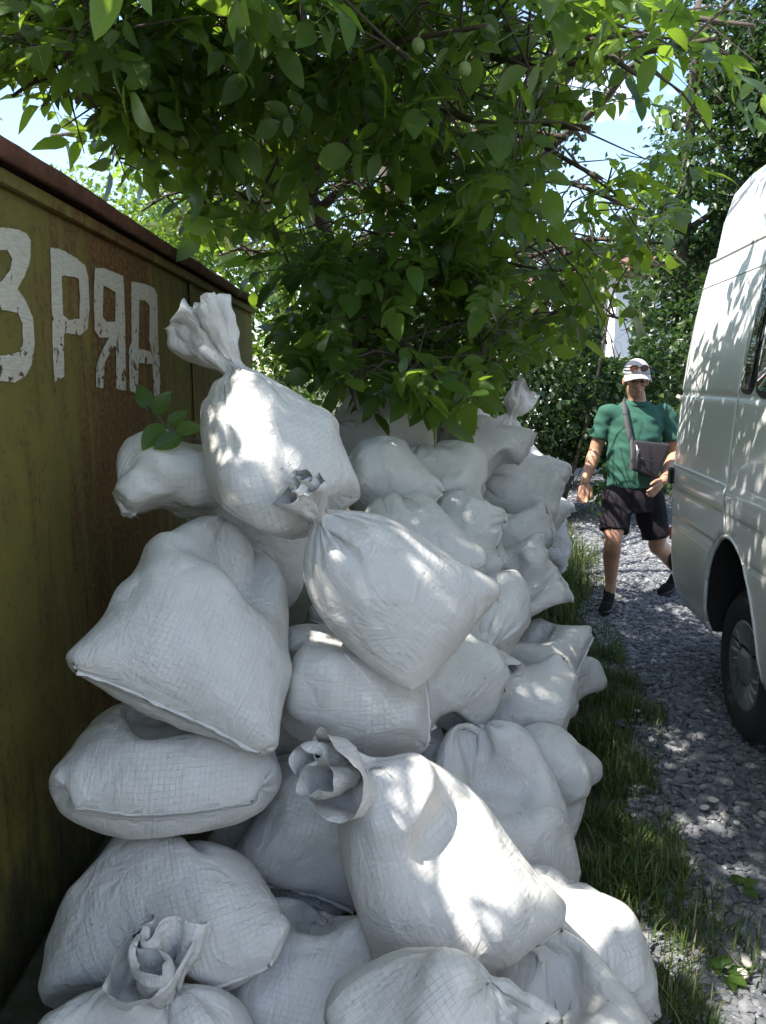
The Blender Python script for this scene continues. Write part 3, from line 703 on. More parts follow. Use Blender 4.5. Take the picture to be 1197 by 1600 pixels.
tr = nb.n('ShaderNodeBsdfTranslucent'); nb.l(c, tr.inputs['Color']); nb.l(n2, tr.inputs['Normal']); ms = nb.n('ShaderNodeMixShader'); ms.inputs[0].default_value = 0.14
nb.l(nb.b.outputs[0], ms.inputs[1]); nb.l(tr.outputs[0], ms.inputs[2]); nb.l(ms.outputs[0], nb.o.inputs['Surface']); M_SACK = nb.m
M_THREAD = plain('seam_thread', (0.62, 0.60, 0.55), 0.9, var=0.3, scale=200)

BP, BRK, BWD, BLN, BFR, BC = sim_bags(BAGS)
def sheet_mesh(P, r0, r1, Wd, L, close_bottom):
    """both sides of the tube between two rows as one welded mesh"""
    nr = r1 - r0 + 1; nx = NXB + 1
    A = np.arange(nr * nx).reshape(nr, nx); Bm = np.arange(nr * nx).reshape(nr, nx) + nr * nx
    Bm[:, 0] = A[:, 0]; Bm[:, -1] = A[:, -1]
    if close_bottom: Bm[0] = A[0]
    V = np.concatenate((P[0, r0:r1 + 1].reshape(-1, 3), P[1, r0:r1 + 1].reshape(-1, 3)))
    uu, vv = np.meshgrid(np.linspace(0, Wd, nx), np.arange(r0, r1 + 1) / NYB * L)
    UV = np.concatenate((np.stack((uu, vv), -1).reshape(-1, 2), np.stack((2 * Wd - uu, vv), -1).reshape(-1, 2)))
    q = lambda G: np.stack((G[:-1, :-1], G[:-1, 1:], G[1:, 1:], G[1:, :-1]), -1).reshape(-1, 4)
    F = np.concatenate((q(A), q(Bm)[:, ::-1]))
    used = np.unique(F); mp = np.zeros(len(V), int); mp[used] = np.arange(len(used))
    return V[used], mp[F], UV[used]
for i, b in enumerate(BAGS):
    C0 = BC[i].astype(np.float32); Pl = BP[i] - C0; rk = BRK[i]
    V, F, UV = sheet_mesh(Pl, 0, rk, BWD[i], BLN[i], True)
    base = Vector(C0)
    root = link('rubble_sack', mk_mesh('sack', V, F, M_SACK, uv=UV), loc=base)
    tag(root, b[12], 'sack', 'white rubble sacks in the pile')
    root.modifiers.new('sub', 'SUBSURF').render_levels = 1; root.modifiers['sub'].levels = 1
    V, F, UV = sheet_mesh(Pl, rk - 1, NYB, BWD[i], BLN[i], False)
    tl = link('tied_neck', mk_mesh('tied_neck', V, F, M_SACK, uv=UV), root)
    sd = tl.modifiers.new('thick', 'SOLIDIFY'); sd.thickness = 0.0012
    tl.modifiers.new('sub', 'SUBSURF').render_levels = 1; tl.modifiers['sub'].levels = 1
    # stitched hem along the bottom
    E = Pl[0, 0]; inn = (Pl[0, 1] + Pl[1, 1]) * 0.5; d = E - inn; d /= np.linalg.norm(d, axis=1)[:, None] + 1e-6
    rr = np.random.default_rng(i); wd = 0.003 + rr.random(NXB + 1)[:, None] * 0.005
    nrm = BFR[i][:, 2] * 0.0012
    H = np.concatenate((E - d * 0.004 + nrm, E + d * wd + nrm * 0.6 + rr.normal(0, 0.003, (NXB + 1, 3)), E - d * 0.004 - nrm, E + d * wd - nrm))
    k = np.arange(NXB); m = NXB + 1
    F = np.concatenate((np.stack((k, k + 1, m + k + 1, m + k), 1), np.stack((2 * m + k, 3 * m + k, 3 * m + k + 1, 2 * m + k + 1), 1), np.stack((m + k, m + k + 1, 3 * m + k + 1, 3 * m + k), 1)))
    link('bottom_hem', mk_mesh('bottom_hem', H, F, M_SACK), root)
# ------------------------------------------------------------------ parked van (rear end away from us, front towards us)
VT = np.array((-0.1162, -0.9932, 0.0)); VN = np.array((0.9932, -0.1162, 0.0)); V0 = np.array((1.686, 4.68, 0.0))   # along, inward, rear corner
van = tag(empty('van', tuple(V0 + VT * 2.8 + VN * 0.95)), 'white high-roof panel van parked on the gravel track', 'van')
def vw(s, y, z): return V0 + np.outer(np.atleast_1d(s), VT) + np.outer(np.atleast_1d(y), VN) + np.outer(np.atleast_1d(z), (0, 0, 1.0))
nb = NB('white_van_paint'); v = nb.coord()
c = nb.mix(nb.noise(v, 3, 4), (0.77, 0.77, 0.765), (0.82, 0.82, 0.81))
sx = nb.n('ShaderNodeSeparateXYZ'); nb.l(v, sx.inputs[0])
c = nb.mix(nb.math('MULTIPLY', nb.ramp(nb.math('ADD', sx.outputs[2], nb.math('MULTIPLY', nb.noise(v, 14, 6, 0.7), 0.5)), [(0.55, 1.0), (1.05, 0.0)]), 0.35), c, (0.42, 0.38, 0.31))
nb.set(Base_Color=c, Roughness=0.22, Coat_Weight=0.6, Coat_Roughness=0.05, Normal=nb.bump(nb.noise(v, 2.4, 3), 0.05, 0.02)); M_VAN = nb.m
M_BLK = plain('black_trim', (0.015, 0.015, 0.016), 0.45, var=0.3); M_GLASS = plain('dark_glass', (0.008, 0.01, 0.011), 0.04, spec=0.6, coat=0.5, var=0.1)
M_TYRE = plain('tyre_rubber', (0.022, 0.022, 0.023), 0.85, var=0.35, scale=40, bump=0.3); M_HUB = plain('grey_hubcap', (0.30, 0.31, 0.32), 0.35, metal=0.55, var=0.2)
M_AMBER = plain('amber_lens', (0.55, 0.13, 0.02), 0.2, coat=0.5); M_RED = plain('red_lens', (0.4, 0.02, 0.015), 0.2, coat=0.5); M_WELL = plain('dark_underbody', (0.018, 0.017, 0.016), 0.95)
VL, HW = 5.55, 0.965
SEC = np.array([(0.36, .075), (0.42, .045), (0.50, .028), (0.66, .014), (0.84, .004), (0.86, .010), (0.875, .004), (1.02, .0), (1.035, -.006), (1.06, -.010), (1.125, -.010), (1.145, -.002), (1.16, .004), (1.30, .006), (1.50, .016),
                (1.535, .018), (1.545, .026), (1.56, .026), (1.57, .020), (1.75, .036), (1.95, .062), (2.10, .088), (2.22, .112), (2.245, .118), (2.255, .140), (2.28, .148), (2.45, .172), (2.60, .215), (2.69, .29), (2.745, .42), (2.77, .60), (2.782, .80), (2.785, .965)])
def side_pts(nz=110):
    L_ = np.concatenate(([0], np.cumsum(np.linalg.norm(np.diff(SEC, axis=0), axis=1)))); q = np.linspace(0, L_[-1], nz)
    q = np.unique(np.concatenate((q, L_))); return np.interp(q, L_, SEC[:, 1]), np.interp(q, L_, SEC[:, 0])
SY, SZ = side_pts()
def plan_in(s, z):
    """how far the body draws in towards the rear and the nose"""
    r = 0.20; k = np.clip(1 - s / r, 0, 1); a = r * (1 - np.sqrt(np.clip(1 - k ** 2, 0, 1)))
    f = np.clip((s - 4.6) / 0.95, 0, 1); return a + 0.22 * f ** 2.2
def shift_s(s, z):
    """rear leans forward with height; nose and windscreen rake back"""
    rear = (0.02 + 0.035 * np.clip((z - 1.0), 0, 2) ** 1.4) * np.clip(1 - s / 1.0, 0, 1) + 0.10 * np.clip((0.62 - z) / 0.26, 0, 1) ** 2 * np.clip(1 - s / 0.5, 0, 1)
    nose = np.clip((s - 3.9) / 1.65, 0, 1) * (np.clip(z - 1.0, 0, 3) * 0.62 + np.clip(z - 1.05, 0, 0.3) * 1.3)
    return s + rear - nose
AS, AHW, ATOP = 1.24, 0.40, 0.92
def body_strip(s0, s1, ds, mirror=False):
    ss = np.linspace(s0, s1, max(2, int((s1 - s0) / ds) + 1))
    if s0 == 0: ss = np.unique(np.concatenate((ss, 0.2 * (1 - np.cos(np.linspace(0, math.pi / 2, 9))))))
    S, K = np.meshgrid(ss, np.arange(len(SY))); Y = SY[K] ; Z = SZ[K]
    w = np.clip((HW - Y) / HW, 0, 1); Y = Y + plan_in(S, Z) * np.minimum(1, w * 6)
    S2 = shift_s(S, Z)
    # wheel arches
    for a in (AS, AS + 3.40):
        rho = np.sqrt(((S2 - a) / AHW) ** 2 + (np.clip(Z - 0.30, 0, 9) / (ATOP - 0.30)) ** 2)
        inside = (rho < 1.0) & (Y < 0.3)
        if a == AS: INS = inside
        else: INS |= inside
        e = (rho >= 1.0) & (rho < 1.07) & (Y < 0.3); k = np.where(e, 1.0 / rho, 1)
        S2 = a + (S2 - a) * k; Z = np.where(e, 0.30 + (Z - 0.30) * k, Z)
    idx = np.arange(S.size).reshape(S.shape)
    F = np.stack((idx[:-1, :-1], idx[:-1, 1:], idx[1:, 1:], idx[1:, :-1]), -1).reshape(-1, 4)
    bad = (INS[:-1, :-1] | INS[:-1, 1:] | INS[1:, 1:] | INS[1:, :-1]).reshape(-1); F = F[~bad]
    if mirror: Y = 2 * HW - Y; F = F[:, ::-1]
    V = vw(S2.ravel(), Y.ravel(), Z.ravel()); used = np.unique(F); mp = np.zeros(len(V), int); mp[used] = np.arange(len(used))
    return V[used], mp[F][:, ::-1]
def vpart(mb, name, mat, parent=van, smooth=True, thick=0.0):
    o = mb.build(name, mat, None, smooth); o.parent = parent
    if parent is van: o.matrix_parent_inverse = Matrix.Translation(-Vector(van.location))
    if thick: m = o.modifiers.new('thick', 'SOLIDIFY'); m.thickness = thick; m.offset = 1
    return o
vpart(MB().add(*body_strip(0, 1.165, 0.02)), 'rear_quarter_panel', M_VAN, thick=0.012)
door = vpart(MB().add(*body_strip(1.173, 2.45, 0.02)), 'sliding_door', M_VAN, thick=0.012)
vpart(MB().add(*body_strip(2.458, VL, 0.04)), 'front_body', M_VAN, thick=0.012)
vpart(MB().add(*body_strip(0, VL, 0.05, True)), 'far_side_panel', M_VAN, thick=0.012)
# rear doors, nose closed by caps between the two sides
def cap(s, name, mat):
    K = np.arange(len(SY)); Y = SY + plan_in(np.full(len(SY), s), SZ) * np.minimum(1, np.clip((HW - SY) / HW, 0, 1) * 6); S2 = shift_s(np.full(len(SY), s), SZ)
    A = vw(S2, Y, SZ); B_ = vw(S2, 2 * HW - Y, SZ); n = len(SY); mid = (A + B_) / 2 - VT * (0.02 if s == 0 else -0.05)
    V = np.concatenate((A, mid, B_)); i = np.arange(n - 1)
    F = np.concatenate((np.stack((i, i + 1, n + i + 1, n + i), 1), np.stack((n + i, n + i + 1, 2 * n + i + 1, 2 * n + i), 1)))
    vpart(MB().add(V, F if s else F[:, ::-1]), name, mat)
cap(0, 'rear_doors', M_VAN); cap(VL, 'nose', M_VAN)
vpart(MB().add(vw([0.15, 0.15, VL - .2, VL - .2], [0.1, 1.83, 1.83, 0.1], [0.42] * 4), [[0, 1, 2, 3]]), 'floor_pan', M_WELL)
def patch(s0, s1, z0, z1, r, out=0.004, n=6, lean=0.0):
    """rounded plate following the body side; lean slants its ends"""
    pts = []
    for cx, cz, a0 in ((s1 - r, z1 - r, 0), (s0 + r, z1 - r, 90), (s0 + r, z0 + r, 180), (s1 - r, z0 + r, 270)):
        for k in range(n + 1):
            a = R(a0 + 90 * k / n); pts.append((cx + r * math.cos(a), cz + r * math.sin(a)))
    pts = np.array(pts); c = pts.mean(0); rings = [c + (pts - c) * q for q in (1.0, 0.985, 0.7, 0.35)] + [c[None]]
    mb = MB(); allp = np.concatenate(rings); S = allp[:, 0] + lean * (allp[:, 1] - z0); Y = np.interp(allp[:, 1], SZ, SY) + plan_in(S, 0) - out
    m = len(pts); Y[:m] += out * 1.6
    V = vw(shift_s(S, allp[:, 1]), Y, allp[:, 1]); i = np.arange(m); j = (i + 1) % m
    mb.add(V, np.concatenate([np.stack((k * m + i, k * m + j, (k + 1) * m + j, (k + 1) * m + i), 1) for k in range(3)])[:, ::-1])
    mb.F[3].append(np.stack((3 * m + j, 3 * m + i, np.full(m, 4 * m)), 1)); return mb
def rail(s0, s1, z, out, r, n=40):
    s = np.linspace(s0, s1, n); Y = np.interp(np.full(n, z), SZ, SY) + plan_in(s, 0) - out
    return MB().tube(vw(shift_s(s, np.full(n, z)), Y, np.full(n, z)), r, 8)
fr = vpart(patch(1.20, 1.37, 1.56, 2.20, 0.06, 0.006), 'window', M_BLK); vpart(patch(1.215, 1.355, 1.58, 2.18, 0.05, 0.010), 'pane', M_GLASS, fr)
fr = vpart(patch(1.41, 2.36, 1.545, 2.19, 0.08, 0.016), 'window', M_BLK); vpart(patch(1.44, 2.33, 1.575, 2.16, 0.06, 0.022), 'pane', M_GLASS, fr)
fr = vpart(patch(2.75, 3.55, 1.50, 2.12, 0.10, 0.012), 'window', M_BLK); vpart(patch(2.78, 3.52, 1.53, 2.09, 0.08, 0.018), 'pane', M_GLASS, fr)
vpart(rail(0.10, 4.0, 2.25, 0.004, 0.014), 'gutter', M_VAN)
vpart(rail(0.14, 1.18, 2.115, -0.002, 0.006), 'panel_crease', M_VAN)
vpart(rail(0.17, 1.15, 1.150, -0.002, 0.009), 'door_track', M_VAN)
vpart(patch(0.185, 0.245, 1.045, 1.135, 0.012, 0.022), 'track_stop', M_BLK)
vpart(patch(0.055, 0.13, 0.70, 0.775, 0.014, 0.012), 'side_marker', M_AMBER)
vpart(rail(0.16, 0.93, 0.80, -0.003, 0.005), 'panel_crease', M_VAN); vpart(rail(1.80, 2.42, 0.86, 0.002, 0.012), 'rubbing_strip', M_VAN)
tl = MB().box((-0.04, -0.05, -0.26), (0.04, 0.05, 0.26), 0.02); o = vpart(tl, 'tail_light', M_RED); o.matrix_parent_inverse = Matrix.Identity(4); o.location = Vector(vw(0.035, 0.14, 1.35)[0]) - van.location
# bumper at the back
bs = MB(); q = np.linspace(0, 1, 24); yy_ = 0.06 + q * 1.81; ss_ = 0.0 + 0.10 * (np.abs(q - 0.5) * 2) ** 6
bs.tube(vw(ss_ + 0.02, yy_, np.full(24, 0.56)), 0.065, 10); vpart(bs, 'bumper', M_BLK)
def wheel(sc_, yin, outer):
    mb = MB(); prof = [(0.195, 0.0), (0.215, -0.012), (0.26, -0.020), (0.31, -0.016), (0.332, 0.004), (0.340, 0.03), (0.340, 0.17), (0.332, 0.195), (0.30, 0.212), (0.2, 0.2)]
    na = 56; a = np.linspace(0, 2 * math.pi, na, endpoint=False); m = len(prof)
    c = vw(sc_, yin, 0.336)[0]; sg = 1 if outer else -1
    ring = lambda r, d: c + np.outer(np.cos(a), VT) * r + np.outer(np.sin(a), (0, 0, 1.0)) * r + VN * d * sg
    i = np.arange(na); j = (i + 1) % na
    V = np.concatenate([ring(r, d) for r, d in prof]); F = np.concatenate([np.stack((k * na + i, k * na + j, (k + 1) * na + j, (k + 1) * na + i), 1) for k in range(m - 1)])
    w = empty('wheel'); w.parent = van; w.matrix_parent_inverse = Matrix.Translation(-Vector(van.location))
    def sub(mb, name, mat, smooth=True):
        o = mb.build(name, mat, None, smooth); o.parent = w; return o
    sub(mb.add(V, F if outer else F[:, ::-1]), 'tyre', M_TYRE)
    tb = MB()
    for k in range(64):                                   # tread blocks
        an = k * 2 * math.pi / 64; e = np.array([math.cos(an) * VT + math.sin(an) * np.array((0, 0, 1.0))])[0]; tt = -math.sin(an) * VT + math.cos(an) * np.array((0, 0, 1.0))
        for d0, d1, ph in ((0.012, 0.055, 0), (0.065, 0.125, .5), (0.135, 0.188, 0)):
            P = [c + e * r + tt * (x + ph * 0.016) + VN * sg * d for r in (0.336, 0.346) for x in (-0.011, 0.011) for d in (d0, d1)]
            tb.add(P, [[0, 1, 3, 2], [4, 6, 7, 5], [0, 2, 6, 4], [1, 5, 7, 3], [0, 4, 5, 1], [2, 3, 7, 6]])
    sub(tb, 'tread', M_TYRE, False)
    hb = MB(); hp = [(0.0, -0.018), (0.05, -0.018), (0.075, -0.010), (0.085, 0.004), (0.19, -0.004), (0.205, -0.008), (0.208, 0.01)]
    hb.add(np.concatenate([ring(max(r, 0.001), d) for r, d in hp]), np.concatenate([np.stack((k * na + j, k * na + i, (k + 1) * na + i, (k + 1) * na + j), 1) for k in range(len(hp) - 1)]))
    sub(hb, 'hubcap', M_HUB)
    if outer:
        for k in range(20):                               # fins of the trim
            an = k * 2 * math.pi / 20; P = []
            for r, wd, hh in ((0.095, 0.006, 0.006), (0.14, 0.010, 0.016), (0.188, 0.014, 0.012)):
                aa = an + (r - 0.09) * 2.2; e = math.cos(aa) * VT + math.sin(aa) * np.array((0, 0, 1.0)); tt = -math.sin(aa) * VT + math.cos(aa) * np.array((0, 0, 1.0))
                P += [c + e * r - tt * wd + VN * -0.001, c + e * r - VN * hh, c + e * r + tt * wd + VN * -0.001]
            sub(MB().add(P, [[0, 1, 4, 3], [1, 2, 5, 4], [3, 4, 7, 6], [4, 5, 8, 7]]), 'fin', M_HUB)
for sc_ in (AS, AS + 3.40): wheel(sc_, 0.115, True); wheel(sc_, 2 * HW - 0.115, False)
# wheel housings
for sc_ in (AS, AS + 3.40):
    a = np.linspace(-0.35, math.pi + 0.35, 30); S = sc_ + (AHW + 0.012) * np.cos(a); Z = np.clip(0.30 + (ATOP - 0.29) * np.sin(a), 0.37, 9)
    A = vw(S, np.interp(Z, SZ, SY) + 0.016, Z); B_ = vw(S, np.full(30, 0.42), Z); c_ = vw(sc_, 0.42, 0.5); i = np.arange(29)
    mb = MB().add(np.concatenate((A, B_)), np.stack((i, i + 1, 31 + i, 30 + i), 1)); mb.add(np.concatenate((B_, c_)), np.stack((i, i + 1, np.full(29, 30)), 1))
    vpart(mb, 'wheel_housing', M_WELL)
    lip = vw(S[4:-4], np.interp(Z[4:-4], SZ, SY) + 0.004, Z[4:-4]); vpart(MB().tube(lip, 0.011, 6), 'arch_lip', M_VAN)
# ------------------------------------------------------------------ the man
def pj(xc, yc, dz=0.0, z0=5.62):
    """joint seen at a place of the enlarged figure, dz metres nearer (-) or farther (+)"""
    return at(880 + xc / 3.81, 540 + yc / 3.81, z0 + dz)
def remeshed(mb, voxel, smooth=4, fac=0.5):
    me = mk_mesh('t', np.concatenate(mb.V), [np.concatenate(f) for f in mb.F.values() if f])
    o = link('t', me); r = o.modifiers.new('r', 'REMESH'); r.mode = 'VOXEL'; r.voxel_size = voxel; r.use_smooth_shade = True
    s = o.modifiers.new('s', 'SMOOTH'); s.factor = fac; s.iterations = smooth
    dg = bpy.context.evaluated_depsgraph_get(); me2 = bpy.data.meshes.new_from_object(o.evaluated_get(dg)); bpy.data.objects.remove(o)
    n = len(me2.vertices); co = np.empty(n * 3, np.float32); me2.vertices.foreach_get('co', co); return me2, co.reshape(-1, 3)
def limb(mb, pts, rads, n=16, sub=6, flat=None, end=True):
    p = spline(pts, (len(pts) - 1) * sub + 1); r = np.interp(np.linspace(0, len(pts) - 1, len(p)), np.arange(len(pts)), rads)
    mb.tube(p, r, n, True, flat); add_ell(mb, p[0], [r[0]] * 3, nu=n, nv=8); 
    if end: add_ell(mb, p[-1], [r[-1]] * 3, nu=n, nv=8)
person = tag(empty('person', tuple(np.array(pj(400, 1520)) * np.array((1, 1, 0)))), 'man in green T-shirt, black shorts and pale cap walking past the van', 'person')
def wear(me, name, mat, parent=person):
    me.materials.clear(); me.materials.append(mat); o = link(name, me, parent)
    me.polygons.foreach_set('use_smooth', np.ones(len(me.polygons), bool))
    if parent is person: o.matrix_parent_inverse = Matrix.Translation(-Vector(person.location))
    return o
PX = np.array((1.0, 0, 0)); PZ = np.array((0, 0, 1.0)); PY = np.array((0, 1.0, 0))
hip = (np.array(pj(420, 900)) + PY * 0.02); chest = np.array(pj(425, 480)); neck = np.array(pj(438, 335, 0.01)); head = np.array(pj(434, 205, -0.04))
shR = np.array(pj(262, 400, 0.0)); elR = np.array(pj(192, 620, 0.06)); wrR = np.array(pj(130, 815, 0.0))      # arm on our left
shL = np.array(pj(612, 400, 0.03)); elL = np.array(pj(672, 640, 0.03)); wrL = np.array(pj(592, 805, -0.20))
hpR = np.array(pj(318, 920, 0.0)); knR = np.array(pj(296, 1175, -0.08)); anR = np.array(pj(282, 1425, -0.03, 5.72))
hpL = np.array(pj(505, 920, 0.02)); knL = np.array(pj(560, 1165, 0.05)); anL = np.array(pj(688, 1352, 0.46))
body = MB()
# head: skull, jaw, brow, nose, ears; turned a little to our left, chin down
HR = np.array(Matrix.Rotation(R(-8), 3, 'Z') @ Matrix.Rotation(R(6), 3, 'X'))
def hd(c, r): add_ell(body, head + HR @ np.array(c), r, HR, 18, 12)
hd((0, 0.012, 0.035), (0.076, 0.094, 0.092)); hd((0, -0.022, -0.052), (0.056, 0.066, 0.062)); hd((0, -0.052, -0.088), (0.032, 0.030, 0.024))
hd((0, -0.078, 0.018), (0.050, 0.016, 0.014)); hd((0, -0.098, -0.022), (0.0135, 0.022, 0.026)); hd((0, -0.110, -0.034), (0.014, 0.014, 0.011))
hd((0, -0.082, -0.066), (0.026, 0.014, 0.009)); hd((0, -0.080, -0.079), (0.022, 0.012, 0.008))
for s in (-1, 1): hd((s * 0.042, -0.062, -0.02), (0.022, 0.022, 0.022)); hd((s * 0.081, 0.015, -0.012), (0.011, 0.022, 0.033))
limb(body, [neck - PZ * 0.06, neck + PZ * 0.03, head + np.array((0, 0.03, -0.06))], [0.066, 0.060, 0.060])
# trunk (under the clothes)
limb(body, [hip, (hip + chest) / 2, chest, neck - PZ * 0.08], [0.10, 0.095, 0.095, 0.06])
for a, b, c, ra in ((shR, elR, wrR, (0.056, 0.052, 0.044, 0.047, 0.038, 0.031)), (shL, elL, wrL, (0.056, 0.052, 0.044, 0.047, 0.038, 0.031))):
    limb(body, [a, a * .5 + b * .5, b, b * .72 + c * .28, b * .35 + c * .65, c], ra)
limb(body, [chest, shR], [0.06, 0.05]); limb(body, [chest, shL], [0.06, 0.05])
for a, b, c in ((hpR, knR, anR), (hpL, knL, anL)):
    cf = PY * 0.018
    limb(body, [a, a * .5 + b * .5, b + PZ * .05, b - PZ * .03, b * .7 + c * .3 + cf, b * .35 + c * .65 + cf * .4, c * .92 + b * .08, c - PZ * .04], [0.095, 0.088, 0.063, 0.059, 0.062, 0.048, 0.038, 0.040])
# hands: palm, four fingers, thumb
def hand(w, e, side, spread, curl):
    d = (w - e); d /= np.linalg.norm(d); d = d * 0.55 + spread; d /= np.linalg.norm(d)
    s = side - d * (side @ d); s /= np.linalg.norm(s); nrm = np.cross(d, s)
    add = lambda pts, r: limb(body, pts, r, 10, 3)
    pc = w + d * 0.05; Rm = np.stack((s, d, nrm), 1); add_ell(body, pc, (0.041, 0.056, 0.019), Rm, 16, 10)
    for k, (o, l) in enumerate(((0.030, 0.072), (0.010, 0.082), (-0.011, 0.076), (-0.031, 0.058))):
        b0 = w + d * 0.085 + s * o; q = [b0 - d * 0.02, b0 + d * l * .45 + nrm * curl * .10 * l + s * o * .12]; q.append(q[-1] + (d * .82 + nrm * curl * .55) * l * .32); q.append(q[-1] + (d * .6 + nrm * curl * .8) * l * .26)
        add(q, [0.0098, 0.0092, 0.0085, 0.0074])
    t0 = w + d * 0.022 + s * 0.030; add([t0, t0 + d * 0.03 + s * 0.022, t0 + d * 0.06 + s * 0.030 + nrm * curl * 0.012, t0 + d * 0.082 + s * 0.030 + nrm * curl * 0.02], [0.0125, 0.0115, 0.0100, 0.0085])
hand(wrR, elR, np.array((0.85, -0.5, 0)), np.array((-0.02, -0.12, -0.75)), 0.35)
hand(wrL, elL, np.array((-0.55, -0.5, 0.35)), np.array((-0.55, -0.10, -0.5)), 0.5)
me, co = remeshed(body, 0.0048, 3, 0.4)
nb = NB('skin'); v = nb.coord(); c = nb.mix(nb.noise(v, 9, 5), (0.40, 0.205, 0.125), (0.50, 0.28, 0.18))
at_ = nb.attr('beard'); c = nb.mix(at_, c, (0.20, 0.105, 0.07))
nb.set(Base_Color=c, Roughness=0.5, Subsurface_Weight=0.12, Subsurface_Radius=(0.5, 0.2, 0.1), Subsurface_Scale=0.01, Normal=nb.bump(nb.noise(v, 180, 3), 0.15, 0.002)); M_SKIN = nb.m
hl = (co - head) @ HR
beard = (np.clip((-0.045 - hl[:, 2]) / 0.02, 0, 1) * np.clip((0.01 - hl[:, 1]) / 0.02, 0, 1) * (np.abs(hl[:, 0]) < 0.08) * (hl[:, 2] > -0.14)) * 0.45
lips = np.exp(-((hl[:, 2] + 0.0725) / 0.004) ** 2 - (hl[:, 0] / 0.022) ** 4) * (hl[:, 1] < -0.07)
a_ = me.attributes.new('beard', 'FLOAT', 'POINT'); a_.data.foreach_set('value', np.clip(beard + lips * 0.5, 0, 1).astype(np.float32))
wear(me, 'body', M_SKIN)
# eyes, brows, hair
M_EYE = plain('eye_dark', (0.03, 0.022, 0.018), 0.2); M_HAIR = plain('dark_hair', (0.03, 0.022, 0.016), 0.7, var=0.4, scale=200)
for s in (-1, 1):
    mb = MB(); add_ell(mb, head + HR @ np.array((s * 0.031, -0.079, -0.003)), (0.013, 0.008, 0.006), HR, 12, 8); o = mb.build('eye', M_EYE); o.parent = person; o.matrix_parent_inverse = Matrix.Translation(-Vector(person.location))
    mb = MB(); add_ell(mb, head + HR @ np.array((s * 0.033, -0.087, 0.018)), (0.021, 0.008, 0.005), HR, 12, 8); o = mb.build('eyebrow', M_HAIR); o.parent = person; o.matrix_parent_inverse = Matrix.Translation(-Vector(person.location))
mb = MB(); V, Q, T = ellipsoid((0, 0, 0), (0.083, 0.102, 0.098), None, 28, 20); k = (V[:, 1] > -0.02 + (V[:, 2] < -0.02) * 0.045) & (V[:, 2] < 0.06) & (V[:, 2] > -0.075)
Q = Q[k[Q].all(1)]; mb.add(head + (V + np.array((0, 0.012, 0.032))) @ HR.T, Q); o = mb.build('hair', M_HAIR); o.parent = person; o.matrix_parent_inverse = Matrix.Translation(-Vector(person.location))
# T-shirt
def fold_noise(co, amp, sc, seed, n_up):
    return np.array([mnoise.noise((a * sc[0] + seed, b * sc[1], c * sc[2])) for a, b, c in co]) * amp
sh = MB()
def torso(mb, rows):
    n = 28; a = np.linspace(0, 2 * math.pi, n, endpoint=False); V = []
    for c, rx, ry in rows: V.append(np.asarray(c) + np.stack((np.cos(a) * rx, np.sin(a) * ry, np.zeros(n)), 1))
    i = np.arange(n); j = (i + 1) % n; m = len(rows)
    F = np.concatenate([np.stack((k * n + i, k * n + j, (k + 1) * n + j, (k + 1) * n + i), 1) for k in range(m - 1)]); b = mb.n
    mb.add(np.concatenate(V), F); mb.add([rows[0][0], rows[-1][0]], np.zeros((0, 3), int)); c0 = mb.n - 2
    mb.F[3].append(np.stack((b + j, b + i, np.full(n, c0)), 1)); mb.F[3].append(np.stack((b + (m - 1) * n + i, b + (m - 1) * n + j, np.full(n, c0 + 1)), 1))
def rowc(xc, yc): return np.array(pj(xc, yc)) + PY * 0.01
torso(sh, [(rowc(410, 838), 0.175, 0.135), (rowc(412, 780), 0.180, 0.140), (rowc(415, 690), 0.182, 0.145), (rowc(420, 590), 0.188, 0.142), (rowc(425, 500), 0.198, 0.135), (rowc(430, 430), 0.200, 0.118), (rowc(434, 392), 0.178, 0.100), (rowc(437, 358), 0.128, 0.082), (rowc(438, 332), 0.078, 0.075)])
def sleeve(mb, a, b):
    d = (b - a); limb(mb, [chest * .35 + a * .65 + PZ * 0.01, a, a + d * .35, a + d * .70], [0.070, 0.062, 0.066, 0.074], end=False)
sleeve(sh, shR, elR); sleeve(sh, shL, elL)
me, co = remeshed(sh, 0.0075, 6, 0.5)
nn = np.empty(len(co) * 3, np.float32); me.vertices.foreach_get('normal', nn); nn = nn.reshape(-1, 3)
rel = co - chest
w = fold_noise(co, 0.009, (5, 5, 13), 3.0, 0) + fold_noise(co, 0.006, (9, 9, 22), 9.0, 0)
diag = co.copy(); diag[:, 2] += 0.8 * co[:, 0]
w += fold_noise(diag, 0.007, (4, 4, 20), 5.0, 0)
co = co + nn * w[:, None]; me.vertices.foreach_set('co', co.astype(np.float32).ravel()); me.update()
M_SHIRT = plain('green_cotton', (0.034, 0.100, 0.074), 0.9, spec=0.2, var=0.15, scale=25, bump=0.2)
wear(me, 'shirt', M_SHIRT)
mb = MB(); a = np.linspace(0, 2 * math.pi, 28); mb.tube(np.array(pj(437, 338)) + PY * 0.008 + np.stack((np.cos(a) * 0.079, np.sin(a) * 0.076 - 0.006, np.sin(a) * 0.020), 1), 0.010, 8, False)
o = mb.build('collar', M_SHIRT); o.parent = person; o.matrix_parent_inverse = Matrix.Translation(-Vector(person.location))
